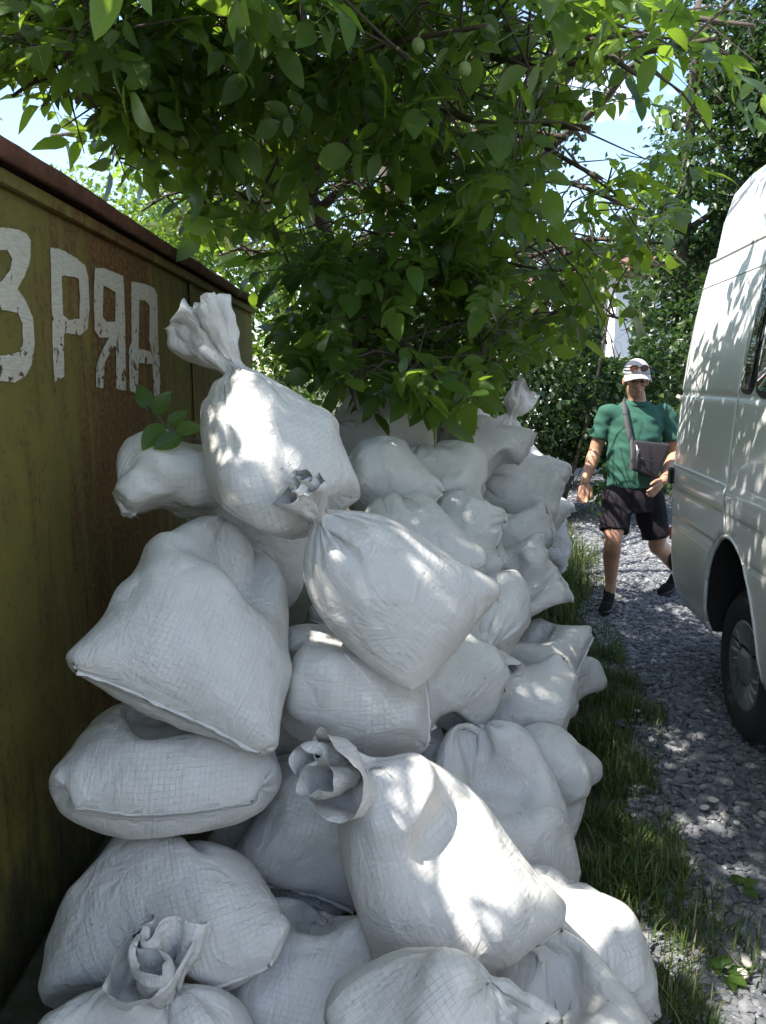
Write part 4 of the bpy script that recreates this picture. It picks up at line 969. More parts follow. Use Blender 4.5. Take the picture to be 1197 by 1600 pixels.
# shorts
st_ = MB(); torso(st_, [(rowc(412, 985) + PZ * 0.0, 0.165, 0.130), (rowc(412, 930), 0.178, 0.135), (rowc(410, 860), 0.170, 0.128), (rowc(410, 810), 0.162, 0.122)])
def leg_short(mb, a, b, t1): d = b - a; limb(mb, [a + PZ * 0.02, a + d * .35, a + d * .6, a + d * t1], [0.108, 0.108, 0.100, 0.104], end=False)
leg_short(st_, hpR, knR, 0.74); leg_short(st_, hpL, knL, 0.90)
me, co = remeshed(st_, 0.0085, 5, 0.5); nn = np.empty(len(co) * 3, np.float32); me.vertices.foreach_get('normal', nn); nn = nn.reshape(-1, 3)
w = fold_noise(co, 0.012, (7, 7, 9), 13.0, 0) + fold_noise(co, 0.005, (16, 16, 16), 2.0, 0)
me.vertices.foreach_set('co', (co + nn * w[:, None]).astype(np.float32).ravel()); me.update()
wear(me, 'shorts', plain('black_cotton', (0.018, 0.015, 0.018), 0.9, spec=0.2, var=0.2))
# shoes
M_SHOE = plain('black_mesh_shoe', (0.008, 0.008, 0.009), 0.9, spec=0.15, var=0.4, scale=90, bump=0.5); M_SOLE = plain('black_sole', (0.013, 0.013, 0.014), 0.6)
def shoe(heel, toe, lift, ank):
    d = toe - heel; L_ = np.linalg.norm(d); d /= L_; s = np.cross(d, PZ); s /= np.linalg.norm(s); u = np.cross(s, d)
    F3 = np.stack((d, s, u), 1); mb = MB(); O = heel
    def e(c, r): add_ell(mb, O + F3 @ np.array(c), r, F3, 16, 10)
    e((0.045, 0, 0.045), (0.055, 0.038, 0.045)); e((0.12, 0, 0.045), (0.08, 0.040, 0.040)); e((0.215, 0, 0.032), (0.075, 0.047, 0.032)); e((0.265, 0.004, 0.026), (0.040, 0.040, 0.024)); e((0.10, 0, 0.072), (0.055, 0.034, 0.035))
    limb(mb, [O + F3 @ np.array((0.055, 0, 0.05)), O + F3 @ np.array((0.05, 0, 0.10))], [0.040, 0.043])
    me, _ = remeshed(mb, 0.006, 3); o = wear(me, 'shoe', M_SHOE)
    sp = []; 
    for k in range(26):
        a = 2 * math.pi * k / 26; x = 0.148 + 0.155 * math.cos(a); y = (0.046 + 0.006 * math.cos(a)) * np.sign(math.sin(a)) * abs(math.sin(a)) ** 0.6; sp.append((x, y))
    sp = np.array(sp); m = len(sp); rings = [np.c_[sp * (1, 0.95), np.full(m, 0.0)], np.c_[sp * (1.01, 1.05), np.full(m, 0.012)], np.c_[sp, np.full(m, 0.026)]]
    V = np.concatenate(rings + [np.array([[0.148, 0, 0.0], [0.148, 0, 0.026]])]); V = O + V @ F3.T; i = np.arange(m); j = (i + 1) % m
    so = MB().add(V, np.concatenate([np.stack((q * m + i, q * m + j, (q + 1) * m + j, (q + 1) * m + i), 1) for q in (0, 1)])); so.F[3] += [np.stack((j, i, np.full(m, 3 * m)), 1), np.stack((2 * m + i, 2 * m + j, np.full(m, 3 * m + 1)), 1)]
    so.build('sole', M_SOLE, o)
g = lambda p, z: np.array((p[0], p[1], z))
hR = g(anR, 0.012) + np.array((0.015, 0.055, 0)); shoe(hR, hR + np.array((-0.11, -0.26, 0.0)), 0, anR)
tL = g(anL, 0.015) + np.array((-0.17, -0.13, 0)); hL = anL + np.array((0.045, 0.045, -0.075)); shoe(hL, tL, 1, anL)
# cap and sunglasses
M_CAP = plain('pale_grey_cap', (0.40, 0.39, 0.39), 0.9, spec=0.2, var=0.1, scale=60, bump=0.2)
cap_ = MB(); V, Q, T = ellipsoid((0, 0, 0), (0.094, 0.112, 0.108), None, 32, 20); k = V[:, 2] > 0.0
tk = T[k[T].all(1)]; base = cap_.n; cap_.add(head + (V * np.array((1, 1, 1)) + np.array((0, 0.010, 0.042))) @ HR.T, Q[k[Q].all(1)]); cap_.F[3].append(tk + base)
o = cap_.build('cap', M_CAP); o.parent = person; o.matrix_parent_inverse = Matrix.Translation(-Vector(person.location)); sm = o.modifiers.new('t', 'SOLIDIFY'); sm.thickness = 0.004
vis = []; nu_, nv_ = 15, 7
for r_ in range(nv_):
    for q in range(nu_):
        a = R(-66 + 132 * q / (nu_ - 1)); t = r_ / (nv_ - 1); ext = 0.072 * math.cos(a * 0.9) ** 0.7 * t
        vis.append((math.sin(a) * (0.094 + 0.25 * ext * 0.6), -math.cos(a) * 0.112 - ext + 0.010, 0.046 - 0.020 * t - 0.030 * (math.sin(a) ** 2) * (0.35 + t)))
i = np.arange(nu_ * nv_).reshape(nv_, nu_); F = np.stack((i[:-1, :-1], i[:-1, 1:], i[1:, 1:], i[1:, :-1]), -1).reshape(-1, 4)
vz = MB().add(head + np.array(vis) @ HR.T, F).build('visor', M_CAP, o); sm = vz.modifiers.new('t', 'SOLIDIFY'); sm.thickness = 0.005
sg = MB()
def onhead(a, z, off): return head + HR @ np.array((math.sin(a) * (0.094 + off), -math.cos(a) * (0.112 + off) + 0.010, z))
gl = empty('sunglasses'); gl.parent = person; gl.matrix_parent_inverse = Matrix.Translation(-Vector(person.location))
M_LENS = plain('brown_lens', (0.10, 0.032, 0.022), 0.06, coat=0.6); M_GFR = plain('glasses_frame', (0.012, 0.011, 0.012), 0.35)
for s in (-1, 1):
    ring = []
    for k in range(20):
        t = 2 * math.pi * k / 20; ring.append(onhead(s * 0.36 + 0.26 * math.cos(t), 0.092 + 0.021 * math.sin(t) * (1 - 0.15 * math.cos(t) * s), 0.008))
    ring = np.array(ring + ring[:1]); m = MB().tube(ring, 0.0035, 6, False); m.build('rim', M_GFR, gl)
    c = ring[:-1].mean(0) - HR @ np.array((0, 0.004, 0)); n = 20; i = np.arange(n); MB().add(np.concatenate((ring[:-1], [c])), np.stack((i, (i + 1) % n, np.full(n, n)), 1)).build('lens', M_LENS, gl)
    MB().tube([onhead(s * 0.62, 0.098, 0.008), onhead(s * 1.0, 0.092, 0.009), onhead(s * 1.5, 0.080, 0.006)], 0.0045, 6).build('temple', M_GFR, gl)
MB().tube([onhead(-0.10, 0.098, 0.009), onhead(0.10, 0.098, 0.009)], 0.004, 6).build('bridge', M_GFR, gl)
# shoulder bag worn across the chest
M_BAG = plain('dark_nylon', (0.022, 0.017, 0.019), 0.7, var=0.25, scale=60, bump=0.3); M_STRAP = plain('grey_webbing', (0.060, 0.060, 0.062), 0.8, var=0.2, scale=120); M_ZIP = plain('zip_metal', (0.6, 0.6, 0.6), 0.3, metal=0.9)
sbag = tag(empty('shoulder_bag', tuple(pj(500, 680, -0.20))), 'dark nylon shoulder bag with grey strap worn by the man', 'bag')
binv = Matrix.Translation(-Vector(sbag.location))
def bpart(mb, name, mat, parent=None, smooth=True):
    o = mb.build(name, mat, None, smooth); o.parent = parent or sbag
    if parent is None: o.matrix_parent_inverse = binv
    return o
bm = bmesh.new(); bmesh.ops.create_cube(bm, size=1)
cor = {(-1, -1): (408, 742), (1, -1): (560, 795), (-1, 1): (420, 562), (1, 1): (640, 585)}
for q in bm.verts:
    sx_, sz_ = (1 if q.co.x > 0 else -1), (1 if q.co.z > 0 else -1); q.co = Vector(pj(*cor[(sx_, sz_)], -0.235 + (0.075 if q.co.y > 0 else 0.0) + (0.03 if sx_ > 0 else 0)))
bmesh.ops.bevel(bm, geom=list(bm.edges), offset=0.018, segments=3, affect='EDGES', profile=0.6)
bpart(MB().bm(bm), 'pouch', M_BAG)
bpart(MB().tube([pj(460, 668, -0.252), pj(520, 690, -0.25), pj(590, 690, -0.235)], 0.004, 6), 'pocket_seam', M_BAG)
bpart(MB().tube([pj(436, 590, -0.243), pj(442, 640, -0.247), pj(432, 715, -0.244)], 0.0045, 6), 'zip', M_ZIP)
bpart(MB().box((-0.006, -0.004, -0.018), (0.006, 0.004, 0.018), 0.002), 'zip_pull', M_ZIP).location = Vector(pj(446, 630, -0.257)); bpy.data.objects['zip_pull'].matrix_parent_inverse = binv
def band(pts, w, name):
    p = spline(pts, 24); t = np.gradient(p, axis=0); t /= np.linalg.norm(t, axis=1)[:, None]; s = np.cross(t, PY); s /= np.linalg.norm(s, axis=1)[:, None]
    V = np.concatenate((p - s * w / 2, p + s * w / 2, p + s * w / 2 + PY * 0.004, p - s * w / 2 + PY * 0.004)); m = 24; i = np.arange(m - 1)
    F = np.concatenate([np.stack((a * m + i, a * m + i + 1, b * m + i + 1, b * m + i), 1) for a, b in ((0, 1), (1, 2), (2, 3), (3, 0))]); bpart(MB().add(V, F), name, M_STRAP)
band([pj(372, 318, 0.02), pj(366, 345, -0.085), pj(374, 420, -0.135), pj(388, 500, -0.160), pj(408, 575, -0.178)], 0.038, 'strap'); band([pj(410, 560, -0.180), pj(412, 650, -0.215), pj(408, 735, -0.22)], 0.026, 'strap')
sv = np.array(SUN)
# ------------------------------------------------------------------ leaves
def leaflet(nl=5, curl=0.25, fold=0.25, wave=0.0):
    """one walnut leaflet, unit length along x, pointed oval, folded along the rib"""
    t = np.linspace(0, 1, nl + 1); w = 0.27 * np.sin(np.pi * t ** 0.82) ** 0.85; w[0] = 0.02; w[-1] = 0.0
    z = -curl * t ** 2; rows = []
    for k in range(nl + 1):
        zz = z[k] + wave * math.sin(7 * t[k])
        rows += [(t[k], -w[k], zz + fold * w[k]), (t[k], 0, zz), (t[k], w[k], zz + fold * w[k] + wave)]
    V = np.array(rows); Q = []
    for k in range(nl):
        for s in (0, 1): Q.append((k * 3 + s, (k + 1) * 3 + s, (k + 1) * 3 + s + 1, k * 3 + s + 1))
    return V, np.array(Q)
def leaf_uv(nl):
    t = np.repeat(np.linspace(0, 1, nl + 1), 3); return np.stack((t, np.tile((-1.0, 0.0, 1.0), nl + 1) * np.maximum(0.02, np.sin(np.pi * t ** 0.82) ** 0.85)), 1)
def compound(rng, nl=5, pairs=3):
    """walnut leaf: rachis along x with opposite leaflets and a larger end one; leaflet length about 1"""
    Vs, Qs, n = [], [], 0; Lr = 0.85 + 0.62 * pairs
    def put(p, ang, ln, droop, tw):
        nonlocal n
        V, Q = leaflet(nl, rng.uniform(0.05, 0.45), rng.uniform(0.05, 0.5), rng.uniform(-0.03, 0.03)); V = V * ln
        M = np.array(Matrix.Rotation(ang, 3, 'Z') @ Matrix.Rotation(droop, 3, 'Y') @ Matrix.Rotation(tw, 3, 'X'))
        Vs.append(V @ M.T + p); Qs.append(Q + n); n += len(V)
    bend = rng.uniform(0.1, 0.5); rp = lambda t: np.array((Lr * t, 0, -bend * t * t * Lr * 0.35))
    for k in range(pairs):
        t = 0.42 + 0.5 * k / max(1, pairs - 1) * 0.9
        for s in (-1, 1): put(rp(t), s * rng.uniform(0.85, 1.25), rng.uniform(0.75, 1.0) * (0.75 + 0.25 * k / pairs), rng.uniform(-0.1, 0.6), rng.uniform(-0.5, 0.5))
    put(rp(1.0), rng.uniform(-0.2, 0.2), rng.uniform(1.0, 1.25), rng.uniform(0.0, 0.6), rng.uniform(-0.4, 0.4))
    tt = np.linspace(0, 1, 5); P = np.array([rp(t) for t in tt]); w = np.interp(tt, [0, 1], [0.030, 0.012])
    V = np.concatenate((P + np.c_[0 * w, w, 0 * w], P - np.c_[0 * w, w, 0 * w], P - np.c_[0 * w, 0 * w, w])); i = np.arange(4)
    Qs.append(np.concatenate([np.stack((a * 5 + i, a * 5 + i + 1, b * 5 + i + 1, b * 5 + i), 1) for a, b in ((0, 1), (1, 2), (2, 0))]) + n); Vs.append(V)
    return np.concatenate(Vs), np.concatenate(Qs), np.concatenate([leaf_uv(nl)] * (2 * pairs + 1) + [np.zeros((15, 2))])
LR_ = np.random.default_rng(5)
COMP = [compound(LR_, 5, p) for p in (3, 3, 3, 3, 2, 3, 3, 2)]
COMP_UV = [c[2] for c in COMP[:6]]; COMP = [c[:2] for c in COMP[:6]]
def frames(d, up_rand, rng):
    """frames with x along d and z as near upward as the noise allows"""
    d = d / (np.linalg.norm(d, axis=1)[:, None] + 1e-9); u = np.array((0, 0, 1.0)) + rng.normal(0, up_rand, d.shape)
    y = np.cross(u, d); y /= np.linalg.norm(y, axis=1)[:, None] + 1e-9; z = np.cross(d, y); return np.stack((d, y, z), 2)
def scatter(temps, P, D, S, rng, up_rand=0.6, Rm=None, k=None, uvs=None):
    if Rm is None: Rm = frames(D, up_rand, rng); k = rng.integers(0, len(temps), len(P))
    Vs, Qs, Ts, Us, n = [], [], [], [], 0
    for q, (V, Q) in enumerate(temps):
        m = np.nonzero(k == q)[0]
        if not len(m): continue
        W_ = np.einsum('nij,kj->nki', Rm[m], V) * S[m][:, None, None] + P[m][:, None, :]
        Vs.append(W_.reshape(-1, 3)); Qs.append((Q[None] + (np.arange(len(m)) * len(V))[:, None, None]).reshape(-1, 4) + n); n += len(m) * len(V)
        Ts.append(np.repeat(rng.random(len(m)), len(V)))
        if uvs: Us.append(np.tile(uvs[q], (len(m), 1)))
    return (np.concatenate(Vs), np.concatenate(Qs), np.concatenate(Ts)) + ((np.concatenate(Us),) if uvs else ())
def leaf_mat(name, dark, mid, light, trans, tcol, rough=0.36, use_obj=False, veins=False):
    nb = NB(name); t = nb.attr('tint')
    if use_obj: oi = nb.n('ShaderNodeObjectInfo'); t = oi.outputs['Random']
    c = nb.ramp(t, [(0.0, dark), (0.6, mid), (1.0, light)]); geo = nb.n('ShaderNodeNewGeometry')
    c = nb.mix(geo.outputs['Backfacing'], c, tuple(min(1, x * 1.25 + 0.015) for x in mid))
    tc_ = tcol; tcn = nb.mix(t, tcol, tuple(x * 1.25 for x in tcol))
    if veins:
        sx = nb.n('ShaderNodeSeparateXYZ'); nb.l(nb.coord('UV'), sx.inputs[0]); aw = nb.math('ABSOLUTE', sx.outputs[1])
        rib = nb.ramp(aw, [(0.0, 1.0), (0.07, 0.0)]); st = nb.ramp(nb.math('ABSOLUTE', nb.math('SINE', nb.math('MULTIPLY', nb.math('SUBTRACT', sx.outputs[0], nb.math('MULTIPLY', aw, 0.16)), 3.1416 * 11))), [(0.0, 1.0), (0.22, 0.0)])
        vn = nb.math('MAXIMUM', rib, nb.math('MULTIPLY', st, 0.55)); c = nb.mix(nb.math('MULTIPLY', vn, 0.5), c, tuple(x * 1.7 + 0.01 for x in light)); tcn = nb.mix(nb.math('MULTIPLY', vn, 0.45), tcn, tuple(x * 0.55 for x in tcol))
        blot = nb.ramp(nb.noise(nb.coord('Object'), 9, 4, 0.6), [(0.66, 0.0), (0.74, 0.6)]); c = nb.mix(nb.math('MULTIPLY', blot, 0.5), c, (0.12, 0.13, 0.02))
        nb.set(Normal=nb.bump(vn, 0.5, -0.0015))
    nb.set(Base_Color=c, Roughness=rough); nb.b.inputs['Specular IOR Level'].default_value = 0.45
    tr = nb.n('ShaderNodeBsdfTranslucent'); nb.l(tcn, tr.inputs['Color'])
    ms = nb.n('ShaderNodeMixShader'); ms.inputs[0].default_value = trans
    nb.l(nb.b.outputs[0], ms.inputs[1]); nb.l(tr.outputs[0], ms.inputs[2]); nb.l(ms.outputs[0], nb.o.inputs['Surface']); return nb.m
M_WLEAF = leaf_mat('walnut_leaf', (0.024, 0.058, 0.010), (0.042, 0.094, 0.016), (0.085, 0.145, 0.028), 0.47, (0.23, 0.36, 0.030), rough=0.32, veins=True)
M_WLEAF_O = leaf_mat('walnut_leaf_near', (0.024, 0.058, 0.010), (0.042, 0.094, 0.016), (0.085, 0.145, 0.028), 0.47, (0.23, 0.36, 0.030), rough=0.32, veins=True, use_obj=True)
M_DLEAF = leaf_mat('dark_leaf', (0.012, 0.030, 0.007), (0.026, 0.055, 0.012), (0.055, 0.095, 0.022), 0.28, (0.06, 0.13, 0.015))
M_BARK = plain('grey_bark', (0.075, 0.060, 0.045), 0.95, var=0.4, scale=22, bump=0.9)
# ------------------------------------------------------------------ walnut tree
# lower edge of the crown as seen from the path
EDGE_X = [-400, 0, 60, 110, 160, 390, 402, 480, 520, 560, 585, 640, 690, 712, 740, 775, 800, 860, 930, 1000, 1030, 1080, 1110, 1150, 1197, 1600]
EDGE_Y = [215, 225, 275, 285, 300, 470, 560, 600, 640, 715, 715, 640, 690, 690, 640, 680, 590, 560, 565, 548, 470, 425, 330, 315, 240, 200]
SKY_GAPS = [(1040, 118, 34), (955, 200, 30), (925, 236, 18), (28, 205, 40), (66, 240, 22), (1092, 332, 18), (985, 250, 12), (205, 12, 16), (1008, 172, 20)]
TX_, TY_ = 0.12, 5.9
def crown_ok(P):
    x, y, z = proj(P); vis = (z > 0.1) & (x > -60) & (x < 1257) & (y > -60) & (y < 1660)
    low = y > np.interp(x, EDGE_X, EDGE_Y) - 14; bad = vis & low
    for gx_, gy_, gr in SKY_GAPS: bad |= vis & ((x - gx_) ** 2 + (y - gy_) ** 2 < gr ** 2)
    bad |= (np.linalg.norm(P - C_POS, axis=1) < 1.75)
    bad |= (P[:, 0] < WALL_X + 0.12) & (P[:, 2] < ROOF_Z + 0.22) & (P[:, 1] < WALL_Y1 + 0.2)
    return ~bad
tree = tag(empty('walnut_tree', (TX_, TY_, 0)), 'walnut tree with large glossy compound leaves arching over the sack pile', 'tree')
tinv = Matrix.Translation(-Vector(tree.location))
def tpart(o): o.parent = tree; o.matrix_parent_inverse = tinv; return o
tr_ = np.random.default_rng(11); wood = MB()
base = np.array((TX_, TY_, -0.05))
stems = [spline([base, base + (0.03, -0.02, 0.8), at(622, 560, 5.75), at(612, 430, 5.7), at(600, 250, 5.9), at(585, 60, 6.2)], 26),
         spline([base + (-.1, -.05, 0), base + (-0.22, -0.1, 0.7), at(548, 560, 5.5), at(520, 400, 5.2), at(470, 270, 4.8), at(400, 90, 4.4), at(330, -120, 4.2)], 28),
         spline([base + (.1, .05, 0), base + (0.3, 0.05, 0.9), at(700, 480, 5.8), at(760, 330, 5.6), at(830, 170, 5.4), at(900, -40, 5.2)], 26)]
wood.tube(stems[0], np.linspace(0.085, 0.03, 26), 10); wood.tube(stems[1], np.linspace(0.075, 0.026, 28), 10); wood.tube(stems[2], np.linspace(0.07, 0.026, 26), 10)
targets = [at(60, 20, 2.9), at(20, 150, 3.0), at(230, 110, 3.0), at(330, 200, 3.3), at(300, 340, 4.4), at(180, 260, 3.8), at(470, 60, 2.6), at(560, 160, 3.0), at(640, 90, 2.6), at(760, 40, 2.6), at(720, 250, 3.2), at(860, 120, 2.9),
           at(820, 300, 3.4), at(960, 60, 2.9), at(1080, 60, 3.0), at(1150, 140, 3.2), at(1000, 330, 3.6), at(1060, 290, 3.4), at(930, 420, 4.0), at(880, 480, 4.2), at(980, 500, 4.4), at(700, 440, 3.6), at(600, 480, 3.4), at(520, 520, 3.4), at(560, 640, 2.9),
           at(690, 600, 3.3), at(760, 590, 3.5), at(640, 580, 3.2), at(450, 440, 4.0), at(400, 330, 3.8), at(830, 480, 4.6), at(480, 320, 4.2), at(620, 330, 3.8), at(540, 400, 4.6), at(740, 360, 4.8), at(660, 180, 4.2),
           at(1120, 60, 2.6), at(1000, 120, 2.7), at(1100, 220, 2.9), at(940, 280, 3.0), at(1180, 40, 3.4), at(880, 380, 3.4), at(1010, 420, 3.9), at(800, 200, 2.8), at(900, 20, 2.5), at(840, 420, 3.8), at(1040, 380, 3.8), at(760, 470, 3.8), at(120, 160, 2.6), at(380, 30, 2.6), at(260, 30, 2.8), at(100, 90, 2.5),
           (-2.2, 4.0, 3.4), (-2.6, 2.2, 3.6), (-1.6, 1.0, 3.5), (-0.4, 1.2, 3.4), (0.6, 1.6, 3.3), (1.3, 2.4, 3.3), (-1.2, -0.2, 3.9), (0.2, 0.0, 3.9), (-2.4, 0.4, 4.2), (-0.6, 2.6, 4.4), (-1.8, 5.6, 4.6), (-2.6, 6.2, 3.4), (-1.4, 7.4, 3.6), (1.9, 7.4, 3.4), at(220, 330, 4.6), at(340, 400, 5.0), at(260, 250, 3.6), at(200, 200, 3.2), (-1.2, 6.6, 2.6), (0.4, 7.2, 2.4), (1.4, 6.8, 2.6), (0.7, 8.6, 4.2), (1.5, 8.8, 4.4), (0.0, 8.9, 4.3), (1.0, 8.0, 3.6), (-0.9, 8.4, 4.4), (0.3, 8.3, 5.0)]
LP, LD, LS = [], [], []
for k, tg in enumerate(targets):
    tg = np.array(tg); st_ = stems[int(np.argmin([np.min(np.linalg.norm(s[10:] - tg, axis=1)) for s in stems]))]
    lo = 7 if tg[2] < 2.6 else 11; j = lo + int(np.argmin(np.linalg.norm(st_[lo:] - tg + np.array((0, 0, 0.5)), axis=1))); j = min(j, len(st_) - 2)
    a = st_[j]; L_ = np.linalg.norm(tg - a); m1 = a * .62 + tg * .38 + np.array((0, 0, 0.14 * L_)) + tr_.normal(0, .05 * L_, 3); m2 = a * .28 + tg * .72 + np.array((0, 0, 0.10 * L_)) + tr_.normal(0, .04 * L_, 3)
    lb = spline([a, m1, m2, tg], 18)
    ok = crown_ok(lb); e_ = 18 if ok[3:].all() else 3 + int(np.argmin(ok[3:])); wr = np.linspace(0.026, 0.006, 18) * min(1.3, 0.6 + 0.25 * L_)
    if e_ >= 4: wood.tube(lb[:e_], wr[:e_], 7)
    if e_ < 18: continue
    nt_ = int(12 + 5 * L_)
    for q in range(nt_):
        t = tr_.uniform(0.35, 1.0); p0 = lb[int(t * 17)]; dr = tr_.normal(0, 1, 3); dr[2] = dr[2] * 0.45 + 0.12; dr /= np.linalg.norm(dr); tl_ = tr_.uniform(0.25, 0.65)
        p1 = p0 + dr * tl_ * 0.5 + np.array((0, 0, 0.03)); p2 = p0 + dr * tl_ - np.array((0, 0, 0.06))
        if crown_ok(np.array([p0, p1, p2])).all(): wood.tube([p0, p1, p2], [0.006, 0.0045, 0.002], 5, False)
        nl_ = tr_.integers(4, 8)
        for s in range(nl_):
            f = 0.25 + 0.75 * s / nl_; c = p0 * (1 - f) ** 2 + 2 * p1 * f * (1 - f) + p2 * f * f
            o = dr + tr_.normal(0, 0.75, 3); o[2] = o[2] * 0.55 - 0.42; LP.append(c); LD.append(o); LS.append(tr_.uniform(0.092, 0.145))
LP, LD, LS = np.array(LP), np.array(LD), np.array(LS)
LD /= np.linalg.norm(LD, axis=1)[:, None]
cen = LP + LD * (LS * 2.0)[:, None]
k = crown_ok(cen) & crown_ok(LP) & crown_ok(LP + LD * (LS * 3.4)[:, None]); LP, LD, LS, cen = LP[k], LD[k], LS[k], cen[k]
cl_ = np.array([mnoise.noise(Vector(p) * 2.1) for p in cen]); px_, py_, pz_ = proj(cen); seen = (pz_ > .1) & (px_ > -40) & (px_ < 1240) & (py_ > -40)
Gq = cen - sv * (cen[:, 2] / sv[2])[:, None]; thin = np.where((Gq[:, 1] > 4.3) & (cen[:, 2] > 2.3), 0.36, 1.0)
k = (tr_.random(len(cen)) < thin) & (~seen | (tr_.random(len(cen)) < np.clip(0.60 + 1.8 * cl_, 0.08, 1))); LP, LD, LS, cen = LP[k], LD[k], LS[k], cen[k]
# sun flecks: gaps in the crown through which the light reaches these spots
e1 = np.cross(sv, (0, 0, 1.0)); e1 /= np.linalg.norm(e1); e2 = np.cross(sv, e1)
def sp2(P): P = np.asarray(P); return np.stack((P @ e1, P @ e2), -1)
FLECKS = [(690, 1235, 1.90, .085), (735, 1185, 1.92, .07), (650, 1300, 1.86, .03), (765, 1240, 1.95, .05), (440, 745, 2.15, .05), (430, 690, 2.16, .04), (400, 620, 2.2, .035), (470, 790, 2.14, .03), (600, 850, 2.05, .03),
          (680, 905, 2.1, .03), (905, 1440, 2.05, .035), (890, 1395, 2.05, .03), (745, 655, 4.7, .16), (790, 700, 4.6, .14), (830, 745, 4.9, .12), (715, 625, 4.3, .08), (860, 790, 5.5, .12), (860, 870, 3.5, .05),
          (1020, 1140, 3.55, .05), (1075, 1150, 3.5, .05), (1150, 1540, 1.95, .07), (1090, 1270, 2.9, .05), (1015, 1440, 2.2, .07), (575, 1075, 2.1, .03), (1130, 1460, 2.1, .04), (1060, 1130, 3.6, .04), (820, 1080, 2.9, .025)]
FP = np.array([at(a, b, c) for a, b, c, d in FLECKS]); F2 = sp2(FP); FRr = np.array([f[3] for f in FLECKS])
def sunny(P, extra=0.05):
    q = sp2(P); d = np.linalg.norm(q[:, None] - F2[None], axis=2); return (d < (FRr + extra)[None]).any(1)
# open ground beyond the pile: track round the man, far sacks, van side
def open_zone(P):
    """chance that a leaf is missing because the place its shade would fall on lies in the sun"""
    t = P[:, 2] / sv[2]; G = P - sv * t[:, None]; X, Y = G[:, 0], G[:, 1]
    far = np.clip((Y - 4.3) / 0.5, 0, 1) * np.clip((X - 0.9) / 0.3, 0, 1) * np.clip((9.5 - Y) / 1, 0, 1)
    S_ = P - sv * ((P[:, 0] - 1.62) / sv[0])[:, None]      # where it would meet the van side
    vanz = (S_[:, 2] > 0.6) & (S_[:, 2] < 2.8) & (S_[:, 1] > 2.2) & (S_[:, 1] < 4.8)
    x, y, z = proj(P); seen = (z > 0.1) & (x > -40) & (x < 1240) & (y > -40)
    return np.maximum(far * np.where(seen, 0.90, 0.985), vanz * np.where(seen, 0.45, 0.75))
sd_ = np.cross(LD, sv); sd_ /= np.linalg.norm(sd_, axis=1)[:, None] + 1e-9
hit = np.zeros(len(cen), bool)
for f_, g_ in ((0, 0), (1.2, 0), (2, .8), (2, -.8), (2.6, 0), (3.6, 0), (2.8, .9), (2.8, -.9)): hit |= sunny(LP + LD * (LS * f_)[:, None] + sd_ * (LS * g_)[:, None], 0.0)
k = ~hit & (tr_.random(len(cen)) > open_zone(cen)); LP, LD, LS, cen = LP[k], LD[k], LS[k], cen[k]
# loose leaves added to the crown to shade the pile and the near track
cell = 0.024
RM = frames(LD, 0.6, tr_); KT = tr_.integers(0, 6, len(LP))
CENT = [V[Q].mean(1) for V, Q in COMP]; MIDS = [np.concatenate((c, (V[Q[:, 0]] + V[Q[:, 2]]) / 2 * .5 + c * .5)) for c, (V, Q) in zip(CENT, COMP)]
def shade_pts(P, Rm, S, k): return np.einsum('nij,kj->nki', Rm, MIDS[k]) * S[:, None, None] + P[:, None, :]
occ = set()
for q in range(6):
    m = KT == q; pts = shade_pts(LP[m], RM[m], LS[m], q).reshape(-1, 3)
    occ.update(map(tuple, np.unique(np.floor(sp2(pts) / cell).astype(int), axis=0)))
S0 = []
for X in np.arange(-0.95, 2.3, 0.023):
    for Y in np.arange(1.2, 4.5, 0.023):
        pile = X < 0.35 + 0.2 * Y
        for z in ((0.0, 0.5, 1.0, 1.45) if pile else (0.0,)): S0.append((X, Y, z))
S0 = np.array(S0); S0 = S0[~sunny(S0, 0.0)]; key = np.floor(sp2(S0) / cell).astype(int); _, ui = np.unique(key, axis=0, return_index=True)
S0 = S0[ui]; key = key[ui]; pm = tr_.permutation(len(S0)); S0 = S0[pm]; key = key[pm]
nP, nD, nS, nR, nK = [], [], [], [], []
for p, kk in zip(S0, key):
    if tuple(kk) in occ or tr_.random() < 0.012: continue
    for _ in range(5):
        h = tr_.uniform(2.6, 4.6); P = p + sv * ((h - p[2]) / sv[2])
        zx = sv + tr_.normal(0, 0.25, 3); zx /= np.linalg.norm(zx); d = np.cross(zx, tr_.normal(0, 1, 3)); d /= np.linalg.norm(d); Rm = np.stack((d, np.cross(zx, d), zx), 1)
        q = int(tr_.integers(0, 6)); s = tr_.uniform(0.095, 0.135); c = CENT[q][tr_.integers(0, len(CENT[q]) - 12)]; a = P - Rm @ c * s; pts = shade_pts(a[None], Rm[None], np.array([s]), q)[0]
        if crown_ok(np.array([a, P, a + d * s * 3.4])).all() and not sunny(pts[::3], 0.0).any() and open_zone(P[None])[0] < 0.5:
            nP.append(a); nD.append(d); nS.append(s); nR.append(Rm); nK.append(q); occ.update(map(tuple, np.floor(sp2(pts) / cell).astype(int))); break
print('shade leaves added', len(nP), 'crown leaves', len(LP))
if nP: LP = np.concatenate((LP, nP)); LD = np.concatenate((LD, nD)); LS = np.concatenate((LS, nS)); RM = np.concatenate((RM, nR)); KT = np.concatenate((KT, nK))
